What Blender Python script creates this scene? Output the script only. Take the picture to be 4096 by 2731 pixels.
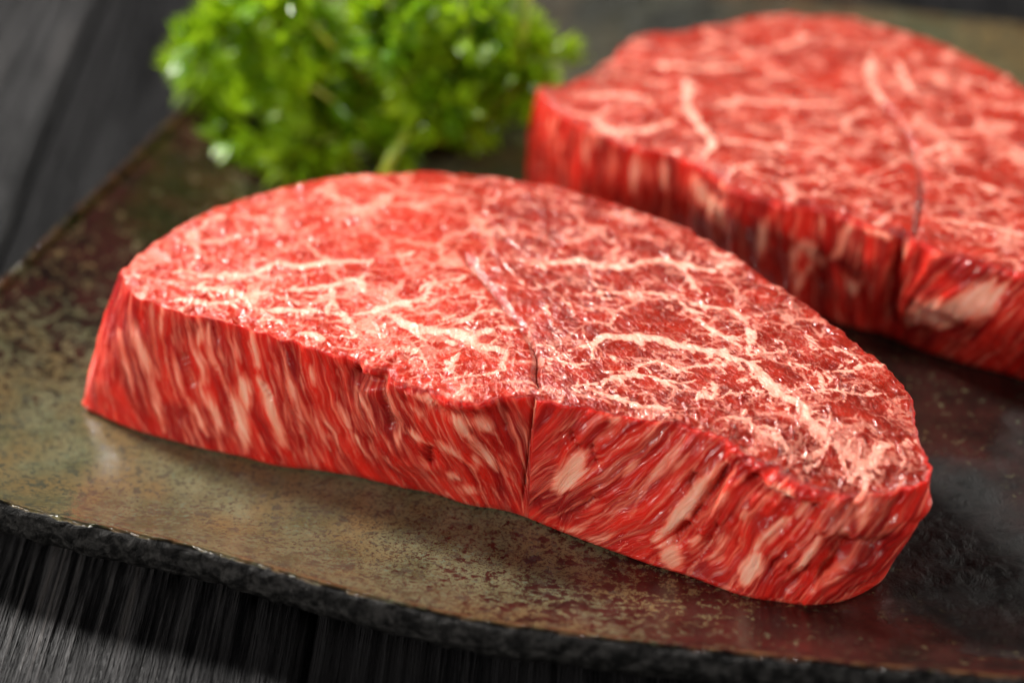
import bpy, math, random
import numpy as np
from mathutils import Vector, Matrix

for o in list(bpy.data.objects):
    bpy.data.objects.remove(o)
random.seed(7)
RNG = np.random.RandomState(11)
CM = 0.01
scene = bpy.context.scene
col = scene.collection

# ------------------------------------------------------------------ camera (lengths in cm, z = 0 is the plate's eating surface)
LENS, PITCH, DIST = 100.0, math.radians(33.0), 50.0
TGT = np.array([0.0, 0.0, 1.6])
CAM = TGT + DIST * np.array([0.0, -math.cos(PITCH), math.sin(PITCH)])
cam_d = bpy.data.cameras.new('camera')
cam_d.lens = LENS
cam_d.sensor_width = 36.0
cam_d.clip_start = 0.01
cam_d.clip_end = 50.0
cam = bpy.data.objects.new('camera', cam_d)
cam.location = Vector(CAM * CM)
cam.rotation_euler = (math.pi / 2 - PITCH, 0, 0)
col.objects.link(cam)
scene.camera = cam
cam_d.dof.use_dof = True
cam_d.dof.focus_distance = 0.4735
cam_d.dof.aperture_fstop = 7.0
cam_d.dof.aperture_blades = 9

# ------------------------------------------------------------------ world and lamps
w = bpy.data.worlds.new('World')
scene.world = w
w.use_nodes = True
w.node_tree.nodes['Background'].inputs[0].default_value = (0.75, 0.85, 1.0, 1)
w.node_tree.nodes['Background'].inputs[1].default_value = 0.012


def area_light(name, loc, aim, size, power, color, size_y=None):
    d = bpy.data.lights.new(name, 'AREA')
    d.energy = power
    d.color = color
    d.shape = 'RECTANGLE'
    d.size = size
    d.size_y = size_y or size
    o = bpy.data.objects.new(name, d)
    o.location = loc
    v = Vector(aim) - Vector(loc)
    o.rotation_euler = v.to_track_quat('-Z', 'Y').to_euler()
    col.objects.link(o)
    return o


area_light('key_window_light', (-0.56, 0.54, 0.70), (-0.02, 0.02, 0.0), 0.20, 32.0, (1.0, 0.96, 0.91), 0.20)
area_light('rim_light', (0.85, 0.42, 0.26), (0.05, 0.0, 0.0), 0.14, 7.0, (1.0, 0.95, 0.88), 0.14)
area_light('left_fill_light', (-0.80, -0.34, 0.30), (0.0, -0.02, 0.0), 0.14, 7.0, (1.0, 0.95, 0.89), 0.14)  # added lamp from the left, grazes the front steak's cut side
area_light('front_fill_light', (0.05, -0.85, 0.80), (0.02, 0.0, 0.0), 0.22, 1.7, (1.0, 0.96, 0.92))  # added weak fill to brighten the rear steak's front wall
area_light('side_fill_light', (0.66, -0.60, 0.30), (0.0, 0.0, 0.0), 0.16, 3.8, (1.0, 0.94, 0.88))

scene.view_settings.view_transform = 'Standard'
scene.view_settings.look = 'None'
scene.view_settings.exposure = 0.0
scene.view_settings.gamma = 1.0
scene.render.engine = 'CYCLES'
scene.cycles.use_denoising = True
scene.cycles.max_bounces = 5
scene.cycles.use_adaptive_sampling = True
scene.cycles.adaptive_threshold = 0.02

# ------------------------------------------------------------------ helpers: photograph coordinates -> points of the place
FX = LENS / 36.0 * 4096.0
PS = 4096.0 / 2352.0
R_ = np.array([1.0, 0, 0])
U_ = np.array([0, math.sin(PITCH), math.cos(PITCH)])
F_ = np.array([0, math.cos(PITCH), -math.sin(PITCH)])


def ray(x, y):
    return F_ + R_ * ((x - 2048.0) / FX) + U_ * ((1365.5 - y) / FX)


def PT(x, y, z=0.0):           # full-size pixels onto the level z (cm)
    d = ray(x, y)
    return CAM + d * ((z - CAM[2]) / d[2])


def PP(x, y, z=0.0):           # the same from the 2352-wide view
    return PT(x * PS, y * PS, z)


def PY(x, y, Y):               # onto the upright plane at depth Y
    d = ray(x * PS, y * PS)
    return CAM + d * ((Y - CAM[1]) / d[1])


def project(V):                # cm -> full-size pixels
    r = V - CAM
    zz = r @ F_
    return 2048 + FX * (r @ R_) / zz, 1365.5 - FX * (r @ U_) / zz


# ------------------------------------------------------------------ numpy noise
_perm = np.random.RandomState(3).permutation(512).astype(np.int64)
_perm = np.concatenate([_perm, _perm, _perm])
_grad = np.random.RandomState(5).normal(size=(512, 3))
_grad /= np.linalg.norm(_grad, axis=1)[:, None]


def noise3(x, y, z):
    x, y, z = np.broadcast_arrays(np.asarray(x, float), np.asarray(y, float), np.asarray(z, float))
    xi, yi, zi = np.floor(x).astype(np.int64), np.floor(y).astype(np.int64), np.floor(z).astype(np.int64)
    xf, yf, zf = x - xi, y - yi, z - zi
    fade = lambda t: t * t * t * (t * (t * 6 - 15) + 10)
    u, v, ww = fade(xf), fade(yf), fade(zf)
    out = 0
    for dx in (0, 1):
        for dy in (0, 1):
            for dz in (0, 1):
                h = _perm[(_perm[(_perm[(xi + dx) & 511] + yi + dy) & 511] + zi + dz) & 511]
                g = _grad[h]
                dot = g[..., 0] * (xf - dx) + g[..., 1] * (yf - dy) + g[..., 2] * (zf - dz)
                wt = (u if dx else 1 - u) * (v if dy else 1 - v) * (ww if dz else 1 - ww)
                out = out + dot * wt
    return out * 1.6


def fbm(x, y, z, oct=4, gain=0.5):
    s, a, t = 0, 1.0, 0
    for k in range(oct):
        s = s + a * noise3(x * 2 ** k + 17.3 * k, y * 2 ** k - 9.1 * k, z * 2 ** k + 4.7 * k)
        t += a
        a *= gain
    return s / t


def smooth(a, b, x):
    t = np.clip((x - a) / (b - a), 0, 1)
    return t * t * (3 - 2 * t)


# ------------------------------------------------------------------ distance rasters for marbling
class Raster:
    def __init__(self, x0, y0, x1, y1, res, low=-0.3):
        self.x0, self.y0, self.res = x0, y0, res
        self.nx, self.ny = int((x1 - x0) / res) + 2, int((y1 - y0) / res) + 2
        self.f = np.full((self.ny, self.nx), low, np.float32)

    def seg(self, ax, ay, bx, by, wa, wb, pad=0.08):
        m = max(wa, wb) + pad
        r = self.res
        i0 = max(0, int((min(ax, bx) - m - self.x0) / r)); i1 = min(self.nx, int((max(ax, bx) + m - self.x0) / r) + 2)
        j0 = max(0, int((min(ay, by) - m - self.y0) / r)); j1 = min(self.ny, int((max(ay, by) + m - self.y0) / r) + 2)
        if i1 <= i0 or j1 <= j0:
            return
        X = (self.x0 + np.arange(i0, i1) * r)[None, :]
        Y = (self.y0 + np.arange(j0, j1) * r)[:, None]
        dx, dy = bx - ax, by - ay
        L2 = dx * dx + dy * dy + 1e-9
        t = np.clip(((X - ax) * dx + (Y - ay) * dy) / L2, 0, 1)
        d = np.hypot(X - ax - t * dx, Y - ay - t * dy)
        S = wa + (wb - wa) * t - d
        sub = self.f[j0:j1, i0:i1]
        np.maximum(sub, S, out=sub)

    def line(self, pts, ws, pad=0.08):
        for a, b, wa, wb in zip(pts[:-1], pts[1:], ws[:-1], ws[1:]):
            self.seg(a[0], a[1], b[0], b[1], wa, wb, pad)

    def sample(self, x, y):
        fx = np.clip((x - self.x0) / self.res, 0, self.nx - 1.001)
        fy = np.clip((y - self.y0) / self.res, 0, self.ny - 1.001)
        i, j = fx.astype(int), fy.astype(int)
        u, v = fx - i, fy - j
        f = self.f
        return f[j, i] * (1 - u) * (1 - v) + f[j, i + 1] * u * (1 - v) + f[j + 1, i] * (1 - u) * v + f[j + 1, i + 1] * u * v


def resample(pts, step):
    pts = np.array(pts, float)
    # Catmull-Rom then even spacing
    P = np.vstack([2 * pts[0] - pts[1], pts, 2 * pts[-1] - pts[-2]])
    out = []
    for i in range(1, len(P) - 2):
        t = np.linspace(0, 1, 12, endpoint=False)[:, None]
        a, b, c, d = P[i - 1], P[i], P[i + 1], P[i + 2]
        out.append(0.5 * ((2 * b) + (c - a) * t + (2 * a - 5 * b + 4 * c - d) * t ** 2 + (3 * b - a - 3 * c + d) * t ** 3))
    out.append(P[-2][None, :])
    Q = np.vstack(out)
    s = np.concatenate([[0], np.cumsum(np.linalg.norm(np.diff(Q, axis=0), axis=1))])
    n = max(3, int(s[-1] / step) + 1)
    q = np.linspace(0, s[-1], n)
    return np.stack([np.interp(q, s, Q[:, k]) for k in range(Q.shape[1])], 1)


def wander(start, ang, length, rs, step=0.045, curl=0.35):
    n = max(2, int(length / step))
    pts = [np.array(start, float)]
    for k in range(n):
        ang += rs.normal() * curl
        pts.append(pts[-1] + step * np.array([math.cos(ang), math.sin(ang)]))
    return np.array(pts)


def vein(R, pts, half, rs, branch=1.0, jitter=0.03, depth=0):
    """a fat vein with uneven width, ragged course and feathery offshoots"""
    L = resample(pts, 0.05)
    n = len(L)
    seed = rs.uniform(0, 90)
    k = np.arange(n) * 0.05
    tang = np.gradient(L, axis=0)
    tang /= np.linalg.norm(tang, axis=1)[:, None] + 1e-9
    nor = np.stack([-tang[:, 1], tang[:, 0]], 1)
    L = L + nor * (fbm(k * 2.2, seed, 0.3, 3) * jitter * 2.0)[:, None]
    ends = np.minimum(1, 0.35 + 1.3 * np.minimum(np.arange(n), np.arange(n)[::-1]) / max(1, n * 0.25))
    W = half * (1 + 0.55 * fbm(k * 1.6, seed + 5, 1.7, 3) + 0.35 * noise3(k * 6, seed, 7.7)) * ends
    W = np.maximum(W, 0.006)
    R.line(L, W)
    if branch <= 0:
        return
    for i in range(1, n - 1):
        for sgn in (-1, 1):
            if rs.rand() < 0.20 * branch:
                a = math.atan2(tang[i, 1], tang[i, 0]) + sgn * rs.uniform(0.6, 1.4)
                ln = min(0.55, rs.exponential(0.15) + 0.08)
                B = wander(L[i] + nor[i] * sgn * W[i] * 0.7, a, ln, rs)
                w0 = min(W[i] * rs.uniform(0.4, 0.9), 0.06)
                ws = np.linspace(w0, 0.004, len(B)) * (1 + 0.3 * rs.normal(size=len(B)))
                R.line(B, np.maximum(ws, 0.003), 0.05)
                if ln > 0.3 and depth < 1:
                    j = len(B) // 2
                    B2 = wander(B[j], a + rs.choice([-1, 1]) * rs.uniform(0.5, 1.1), ln * 0.5, rs)
                    R.line(B2, np.linspace(w0 * 0.6, 0.003, len(B2)), 0.05)


# ------------------------------------------------------------------ mesh helpers
def mesh_from_arrays(name, V, quads, attrs=None, smooth_shade=True):
    me = bpy.data.meshes.new(name)
    nf = len(quads)
    me.vertices.add(len(V))
    me.vertices.foreach_set('co', np.asarray(V, np.float32).ravel())
    me.loops.add(nf * 4)
    me.loops.foreach_set('vertex_index', np.asarray(quads, np.int32).ravel())
    me.polygons.add(nf)
    me.polygons.foreach_set('loop_start', np.arange(nf, dtype=np.int32) * 4)
    me.polygons.foreach_set('use_smooth', np.full(nf, smooth_shade))
    for k, a in (attrs or {}).items():
        a = np.asarray(a, np.float32)
        if a.ndim == 1:
            at = me.attributes.new(k, 'FLOAT', 'POINT')
            at.data.foreach_set('value', a)
        else:
            at = me.attributes.new(k, 'FLOAT_VECTOR', 'POINT')
            at.data.foreach_set('vector', a.ravel())
    me.update(calc_edges=True)
    me.validate()
    return me


def link(name, me, mat=None, parent=None, label=None, cat=None, kind=None, group=None):
    o = bpy.data.objects.new(name, me)
    col.objects.link(o)
    if mat is not None:
        me.materials.append(mat) if len(me.materials) == 0 else None
    if parent is not None:
        o.parent = parent
    for k, v in (('label', label), ('category', cat), ('kind', kind), ('group', group)):
        if v:
            o[k] = v
    return o


def ring_quads(nu, nr, wrap=True):
    i = np.arange(nu if wrap else nu - 1)
    j = np.arange(nr - 1)
    I, J = np.meshgrid(i, j)
    I2 = (I + 1) % nu
    return np.stack([J * nu + I, J * nu + I2, (J + 1) * nu + I2, (J + 1) * nu + I], -1).reshape(-1, 4)


class NT:
    """small node-tree writer"""
    def __init__(self, name):
        self.m = bpy.data.materials.new(name)
        self.m.use_nodes = True
        self.t = self.m.node_tree
        self.t.nodes.clear()
        self.out = self.t.nodes.new('ShaderNodeOutputMaterial')

    def n(self, typ, **kw):
        nd = self.t.nodes.new('ShaderNode' + typ)
        for k, v in kw.items():
            if k.startswith('i_'):
                key = k[2:]
                key = int(key) if key.isdigit() else key.replace('_', ' ')
                self.set(nd.inputs[key], v)
            else:
                setattr(nd, k, v)
        return nd

    def set(self, sock, v):
        if isinstance(v, bpy.types.NodeSocket):
            self.t.links.new(v, sock)
        else:
            if isinstance(v, (tuple, list)) and len(v) == 3 and sock.type == 'RGBA':
                v = tuple(v) + (1,)
            sock.default_value = v

    def math(self, op, a, b=0.0, c=None, clamp=False):
        nd = self.n('Math', operation=op, use_clamp=clamp)
        self.set(nd.inputs[0], a)
        self.set(nd.inputs[1], b)
        if c is not None:
            self.set(nd.inputs[2], c)
        return nd.outputs[0]

    def step(self, x, a, b, lo=0.0, hi=1.0):
        nd = self.n('MapRange', interpolation_type='SMOOTHSTEP')
        self.set(nd.inputs[0], x)
        for k, v in zip((1, 2, 3, 4), (a, b, lo, hi)):
            self.set(nd.inputs[k], v)
        return nd.outputs[0]

    def mix(self, f, a, b):
        nd = self.n('Mix', data_type='RGBA')
        self.set(nd.inputs[0], f)
        self.set(nd.inputs[6], a)
        self.set(nd.inputs[7], b)
        return nd.outputs[2]

    def vmix(self, f, a, b):
        nd = self.n('Mix', data_type='VECTOR')
        self.set(nd.inputs[0], f)
        self.set(nd.inputs[4], a)
        self.set(nd.inputs[5], b)
        return nd.outputs[1]

    def noise(self, vec, scale, detail=3.0, rough=0.55, dist=0.0):
        nd = self.n('TexNoise')
        self.set(nd.inputs['Vector'], vec)
        nd.inputs['Scale'].default_value = scale
        nd.inputs['Detail'].default_value = detail
        nd.inputs['Roughness'].default_value = rough
        nd.inputs['Distortion'].default_value = dist
        return nd.outputs['Fac']

    def attr(self, name):
        nd = self.n('Attribute', attribute_name=name)
        return nd

    def vscale(self, vec, s):
        nd = self.n('VectorMath', operation='MULTIPLY')
        self.set(nd.inputs[0], vec)
        nd.inputs[1].default_value = s if isinstance(s, tuple) else (s, s, s)
        return nd.outputs[0]

    def bump(self, h, strength, dist, normal=None):
        nd = self.n('Bump')
        nd.inputs['Strength'].default_value = strength
        nd.inputs['Distance'].default_value = dist
        self.set(nd.inputs['Height'], h)
        if normal is not None:
            self.set(nd.inputs['Normal'], normal)
        return nd.outputs[0]

    def done(self, shader):
        self.t.links.new(shader, self.out.inputs[0])
        return self.m


# ------------------------------------------------------------------ materials
def mat_meat():
    t = NT('raw_beef')
    obj_cm = t.vscale(t.n('TexCoord').outputs['Object'], 100.0)
    fib = t.attr('fib').outputs['Vector']
    side = t.attr('side').outputs['Fac']
    S = t.attr('fat').outputs['Fac']
    Sm = t.attr('fat_small').outputs['Fac']
    tone = t.attr('tone').outputs['Fac']
    wet = t.attr('wet').outputs['Fac']
    aniso = t.vscale(fib, (6.0, 0.9, 1.0))
    rot = t.n('VectorRotate', rotation_type='Z_AXIS')
    t.set(rot.inputs['Vector'], obj_cm)
    rot.inputs['Angle'].default_value = math.radians(52)
    diag = t.vscale(rot.outputs[0], (3.6, 7.2, 5.0))          # muscle grain of the cut face
    iso = t.vmix(tone, diag, t.vscale(obj_cm, 4.6))
    co = t.vmix(side, iso, aniso)
    n1 = t.noise(co, 1.0, 3, 0.55)
    n2 = t.noise(co, 2.6, 3, 0.6, 0.5)
    nz = t.math('ADD', t.math('MULTIPLY', t.math('SUBTRACT', n1, 0.5), 0.16), t.math('MULTIPLY', t.math('SUBTRACT', n2, 0.5), 0.13))
    n0 = t.noise(t.vscale(fib, (2.6, 0.40, 1.0)), 1.0, 3, 0.6, 0.3)
    nz_side = t.math('ADD', nz, t.math('MULTIPLY', side, t.math('SUBTRACT', t.math('MULTIPLY', t.math('SUBTRACT', n0, 0.5), 0.62), 0.02)))
    S3 = t.math('ADD', S, nz_side)
    soft = t.math('ADD', t.math('MULTIPLY', side, 0.055), 0.021)
    fat = t.step(S3, t.math('MULTIPLY', soft, -1.0), soft)
    # small veins and flecks between the large ones: thinner, so more lean shows through
    Sm3 = t.math('ADD', Sm, t.math('MULTIPLY', nz, 0.45))
    small = t.math('MULTIPLY', t.step(Sm3, -0.02, 0.024), 0.60)
    f1 = t.noise(co, 1.9, 3, 0.6, 0.7)
    fleck = t.math('MULTIPLY', t.step(f1, 0.53, 0.66), t.math('ADD', t.math('MULTIPLY', tone, 0.32), 0.13))
    fleck = t.math('MULTIPLY', fleck, t.math('SUBTRACT', 1.0, t.math('MULTIPLY', side, 0.35)))
    wn = t.n('TexNoise')
    t.set(wn.inputs['Vector'], obj_cm)
    wn.inputs['Scale'].default_value = 1.7
    wn.inputs['Detail'].default_value = 4
    wn.inputs['Roughness'].default_value = 0.62
    warp = t.n('VectorMath', operation='MULTIPLY_ADD')
    t.set(warp.inputs[0], wn.outputs['Color'])
    warp.inputs[1].default_value = (0.85, 0.85, 0.0)
    t.set(warp.inputs[2], t.vscale(obj_cm, (1.0, 1.0, 0.0)))
    webs = []
    for sc, w_lo, w_hi, seed, st in (((0.75, 1.1, 1.0), -0.015, 0.042, 2.0, 0.78), ((1.9, 2.7, 1.0), -0.045, 0.075, 9.0, 0.46)):
        vo = t.n('TexVoronoi', feature='DISTANCE_TO_EDGE')
        t.set(vo.inputs['Vector'], t.vscale(warp.outputs[0], sc))
        vo.inputs['Scale'].default_value = 1.0
        wm = t.n('TexNoise')
        t.set(wm.inputs['Vector'], t.vscale(obj_cm, 1.0))
        wm.inputs['Scale'].default_value = 0.9 if seed < 5 else 1.6
        wm.inputs['Detail'].default_value = 3
        off = t.n('VectorMath', operation='ADD')
        t.set(off.inputs[0], obj_cm)
        off.inputs[1].default_value = (seed, seed, seed)
        t.set(wm.inputs['Vector'], off.outputs[0])
        width = t.step(wm.outputs['Fac'], 0.36, 0.66, w_lo, w_hi)
        dd = t.math('SUBTRACT', t.math('ADD', t.math('ADD', width, t.math('MULTIPLY', tone, 0.035)), t.math('MULTIPLY', t.math('SUBTRACT', n2, 0.5), 0.10)), vo.outputs['Distance'])
        webs.append(t.math('MULTIPLY', t.step(dd, -0.035, 0.045), st))
    web = t.math('MULTIPLY', t.math('MAXIMUM', webs[0], webs[1]), t.math('SUBTRACT', 1.0, side))
    st1 = t.noise(t.vscale(fib, (7.0, 0.50, 1.0)), 1.0, 3, 0.55, 0.3)
    stripe = t.math('MULTIPLY', t.math('MULTIPLY', t.step(st1, 0.50, 0.72), 0.68), side)
    web = t.math('MAXIMUM', web, stripe)
    fatm = t.math('MAXIMUM', t.math('MAXIMUM', fat, web), t.math('MAXIMUM', small, fleck), clamp=True)
    lv = t.noise(co, 0.45, 3, 0.6)
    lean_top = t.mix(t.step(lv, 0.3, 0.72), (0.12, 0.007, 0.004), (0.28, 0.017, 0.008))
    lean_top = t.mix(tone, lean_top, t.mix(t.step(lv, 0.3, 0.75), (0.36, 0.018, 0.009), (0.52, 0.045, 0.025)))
    lean_side = t.mix(t.step(lv, 0.32, 0.7), (0.26, 0.006, 0.006), (0.62, 0.022, 0.012))
    lean_side = t.mix(t.step(t.noise(obj_cm, 0.8, 2, 0.5), 0.5, 0.66, 0.0, 0.6), lean_side, (0.17, 0.008, 0.009))
    lean = t.mix(side, lean_top, lean_side)
    fat_top = t.mix(t.step(n1, 0.3, 0.7), (0.66, 0.29, 0.215), (0.76, 0.42, 0.33))
    deep = t.step(S3, -0.02, 0.16)
    fat_side = t.mix(t.step(n2, 0.3, 0.7), (0.74, 0.13, 0.07), (0.80, 0.24, 0.16))
    fat_side = t.mix(deep, fat_side, t.mix(t.step(n1, 0.35, 0.65), (0.70, 0.27, 0.175), (0.76, 0.39, 0.285)))
    fat_top = t.mix(t.step(S3, -0.01, 0.10), t.mix(0.5, fat_top, (0.70, 0.20, 0.14)), fat_top)
    fatc = t.mix(side, fat_top, fat_side)
    colr = t.mix(fatm, lean, fatc)
    # relief
    fine = t.noise(co, 4.2, 2, 0.6)
    grain = t.noise(co, 1.6, 3, 0.55, 0.3)
    h = t.math('ADD', t.math('MULTIPLY', grain, 0.75), t.math('MULTIPLY', fine, 0.16))
    nb = t.bump(h, 0.55, 0.0015)
    rg = t.noise(obj_cm, 2.2, 3, 0.6)
    rough = t.math('SUBTRACT', t.step(rg, 0.35, 0.7, 0.26, 0.42), t.math('MULTIPLY', wet, 0.10))
    b = t.n('BsdfPrincipled')
    t.set(b.inputs['Base Color'], colr)
    t.set(b.inputs['Roughness'], rough)
    b.inputs['IOR'].default_value = 1.42
    b.inputs['Specular IOR Level'].default_value = 0.16
    b.inputs['Subsurface Weight'].default_value = 0.6
    b.inputs['Subsurface Radius'].default_value = (1.0, 0.09, 0.055)
    b.inputs['Subsurface Scale'].default_value = 0.0045
    wp = t.noise(obj_cm, 4.2, 4, 0.7, 0.5)
    cw = t.math('ADD', t.math('MULTIPLY', t.step(wp, 0.50, 0.62), 0.75), t.math('ADD', 0.10, t.math('MULTIPLY', wet, 0.8)))
    t.set(b.inputs['Coat Weight'], t.math('MULTIPLY', cw, t.math('SUBTRACT', 1.0, t.math('MULTIPLY', side, 0.35)), clamp=True))
    t.set(b.inputs['Coat Roughness'], t.math('SUBTRACT', 0.10, t.math('MULTIPLY', wet, 0.045)))
    b.inputs['Coat IOR'].default_value = 1.36
    t.set(b.inputs['Normal'], nb)
    t.set(b.inputs['Coat Normal'], t.bump(h, 0.5, 0.0012))
    return t.done(b.outputs[0])


def mat_glaze():
    t = NT('speckled_stoneware_glaze')
    co = t.vscale(t.n('TexCoord').outputs['Object'], 100.0)
    ol = t.attr('olive').outputs['Fac']
    rgh = t.attr('rough_patch').outputs['Fac']
    n1 = t.noise(co, 4.6, 5, 0.66, 0.3)
    n2 = t.noise(co, 11.0, 4, 0.6, 0.2)
    n3 = t.noise(co, 1.1, 4, 0.6)
    lace = t.noise(co, 14.0, 3, 0.7, 1.2)
    big = t.noise(co, 0.5, 3, 0.5)
    # olive islands: the more glaze, the lower the threshold
    v = t.math('ADD', t.math('MULTIPLY', n1, 0.75), t.math('MULTIPLY', n2, 0.25))
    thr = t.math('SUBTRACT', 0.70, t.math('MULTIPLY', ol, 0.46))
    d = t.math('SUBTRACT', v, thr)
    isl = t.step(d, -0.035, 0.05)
    holes = t.step(lace, 0.40, 0.50, 0.25, 1.0)
    full = t.step(ol, 0.55, 0.95)
    isl = t.math('MULTIPLY', isl, t.math('MAXIMUM', holes, t.math('MULTIPLY', full, 0.8)))
    olive = t.mix(t.step(n3, 0.3, 0.7), (0.054, 0.053, 0.025), (0.112, 0.108, 0.060))
    olive = t.mix(t.step(n2, 0.52, 0.72), olive, (0.075, 0.095, 0.065))
    olive = t.mix(t.step(big, 0.42, 0.62), olive, (0.11, 0.080, 0.036))
    dk = t.mix(t.step(n3, 0.35, 0.65), (0.007, 0.0045, 0.004), (0.026, 0.0085, 0.0072))
    dk = t.mix(t.step(n2, 0.5, 0.75), dk, (0.022, 0.016, 0.010))
    pits = t.math('MULTIPLY', t.step(n2, 0.38, 0.48), t.step(t.noise(co, 3.6, 3, 0.6), 0.33, 0.45))
    olive = t.mix(pits, (0.045, 0.045, 0.03), olive)
    c = t.mix(isl, dk, olive)
    c = t.mix(t.math('MULTIPLY', rgh, 0.85), c, (0.014, 0.015, 0.015))
    # rusty line where the glaze breaks over the lip
    lip = t.attr('lip').outputs['Fac']
    lipn = t.step(t.noise(co, 2.0, 4, 0.6), 0.42, 0.62)
    c = t.mix(t.math('MULTIPLY', lip, t.math('MULTIPLY', lipn, 0.7)), c, (0.10, 0.050, 0.022))
    edge = t.attr('edge').outputs['Fac']
    en = t.noise(co, 5.0, 4, 0.65)
    edge = t.step(t.math('ADD', edge, t.math('MULTIPLY', t.math('SUBTRACT', t.noise(co, 2.4, 4, 0.65), 0.5), 1.1)), 0.25, 0.55)
    ec = t.mix(t.step(en, 0.38, 0.68), (0.003, 0.003, 0.003), (0.028, 0.027, 0.026))
    c = t.mix(edge, c, ec)
    rb = t.noise(co, 2.2, 6, 0.65, 0.5)
    h = t.math('ADD', t.math('MULTIPLY', n1, 0.06), t.math('MULTIPLY', rb, t.math('ADD', t.math('MULTIPLY', rgh, 1.5), t.math('MULTIPLY', edge, 2.2))))
    h = t.math('ADD', h, t.math('MULTIPLY', n2, 0.05))
    nb = t.bump(h, 0.6, 0.0022)
    b = t.n('BsdfPrincipled')
    t.set(b.inputs['Base Color'], c)
    ro = t.math('ADD', t.step(n1, 0.3, 0.7, 0.07, 0.16), t.math('MULTIPLY', t.math('MAXIMUM', edge, t.step(rgh, 0.05, 0.4)), 0.5))
    t.set(b.inputs['Roughness'], ro)
    b.inputs['IOR'].default_value = 1.5
    t.set(b.inputs['Specular IOR Level'], t.math('SUBTRACT', 0.5, t.math('MULTIPLY', t.math('MAXIMUM', edge, t.step(rgh, 0.05, 0.4), clamp=True), 0.42)))
    t.set(b.inputs['Normal'], nb)
    return t.done(b.outputs[0])


def mat_wood():
    t = NT('black_stained_wood')
    co = t.vscale(t.n('TexCoord').outputs['Object'], 100.0)
    g = t.attr('groove').outputs['Fac']
    gr = t.noise(t.vscale(co, (7.0, 0.16, 3.0)), 1.0, 4, 0.6, 0.25)
    gr2 = t.noise(t.vscale(co, (17.0, 0.65, 5.0)), 1.0, 3, 0.65, 0.2)
    big = t.noise(t.vscale(co, (0.8, 0.08, 1.0)), 1.0, 3, 0.5)
    v = t.math('ADD', t.math('MULTIPLY', gr, 0.72), t.math('MULTIPLY', gr2, 0.28))
    tone = t.attr('tone').outputs['Fac']
    dark = t.mix(t.step(v, 0.38, 0.62), (0.0015, 0.0015, 0.0018), (0.011, 0.0108, 0.0115))
    dark = t.mix(t.step(big, 0.45, 0.65, 0, 0.5), dark, (0.013, 0.0125, 0.013))
    worn_lit = t.mix(t.step(v, 0.45, 0.58), (0.0015, 0.0015, 0.0018), (0.034, 0.033, 0.034))  # grain of worn planks and of the painted pool of light
    worn_lit = t.mix(t.math('MULTIPLY', t.step(gr, 0.56, 0.7), 0.4), worn_lit, (0.075, 0.066, 0.060))
    c = t.mix(tone, dark, worn_lit)
    h = t.math('ADD', t.math('MULTIPLY', gr, 1.0), t.math('MULTIPLY', gr2, 0.6))
    nb = t.bump(h, 1.0, 0.0022)
    b = t.n('BsdfPrincipled')
    t.set(b.inputs['Base Color'], c)
    t.set(b.inputs['Roughness'], t.step(gr2, 0.3, 0.7, 0.40, 0.60))
    t.set(b.inputs['Specular IOR Level'], t.math('ADD', 0.07, t.math('MULTIPLY', tone, 0.13)))
    t.set(b.inputs['Normal'], nb)
    return t.done(b.outputs[0])


def mat_leaf():
    t = NT('curly_parsley_green')
    oi = t.n('ObjectInfo').outputs['Random']
    co = t.vscale(t.n('TexCoord').outputs['Object'], 100.0)
    n = t.noise(co, 3.0, 3, 0.6)
    c = t.mix(oi, (0.085, 0.23, 0.004), (0.33, 0.52, 0.012))
    c = t.mix(t.step(n, 0.45, 0.75, 0, 0.5), c, (0.21, 0.36, 0.03))
    b = t.n('BsdfPrincipled')
    t.set(b.inputs['Base Color'], c)
    b.inputs['Roughness'].default_value = 0.27
    tr = t.n('BsdfTranslucent')
    t.set(tr.inputs[0], t.mix(0.55, c, (0.42, 0.62, 0.015)))
    mx = t.n('MixShader')
    mx.inputs[0].default_value = 0.40
    t.t.links.new(b.outputs[0], mx.inputs[1])
    t.t.links.new(tr.outputs[0], mx.inputs[2])
    return t.done(mx.outputs[0])


def mat_stem():
    t = NT('parsley_stem_green')
    co = t.vscale(t.n('TexCoord').outputs['Object'], 100.0)
    n = t.noise(co, 2.0, 3)
    b = t.n('BsdfPrincipled')
    t.set(b.inputs['Base Color'], t.mix(t.step(n, 0.35, 0.65), (0.20, 0.33, 0.03), (0.36, 0.44, 0.04)))
    b.inputs['Roughness'].default_value = 0.35
    b.inputs['Subsurface Weight'].default_value = 0.3
    b.inputs['Subsurface Radius'].default_value = (0.6, 1.0, 0.2)
    b.inputs['Subsurface Scale'].default_value = 0.001
    return t.done(b.outputs[0])


MEAT, GLAZE, WOOD, LEAF, STEM = mat_meat(), mat_glaze(), mat_wood(), mat_leaf(), mat_stem()

# ------------------------------------------------------------------ table of black planks
TABLE_Z = -0.92


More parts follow.
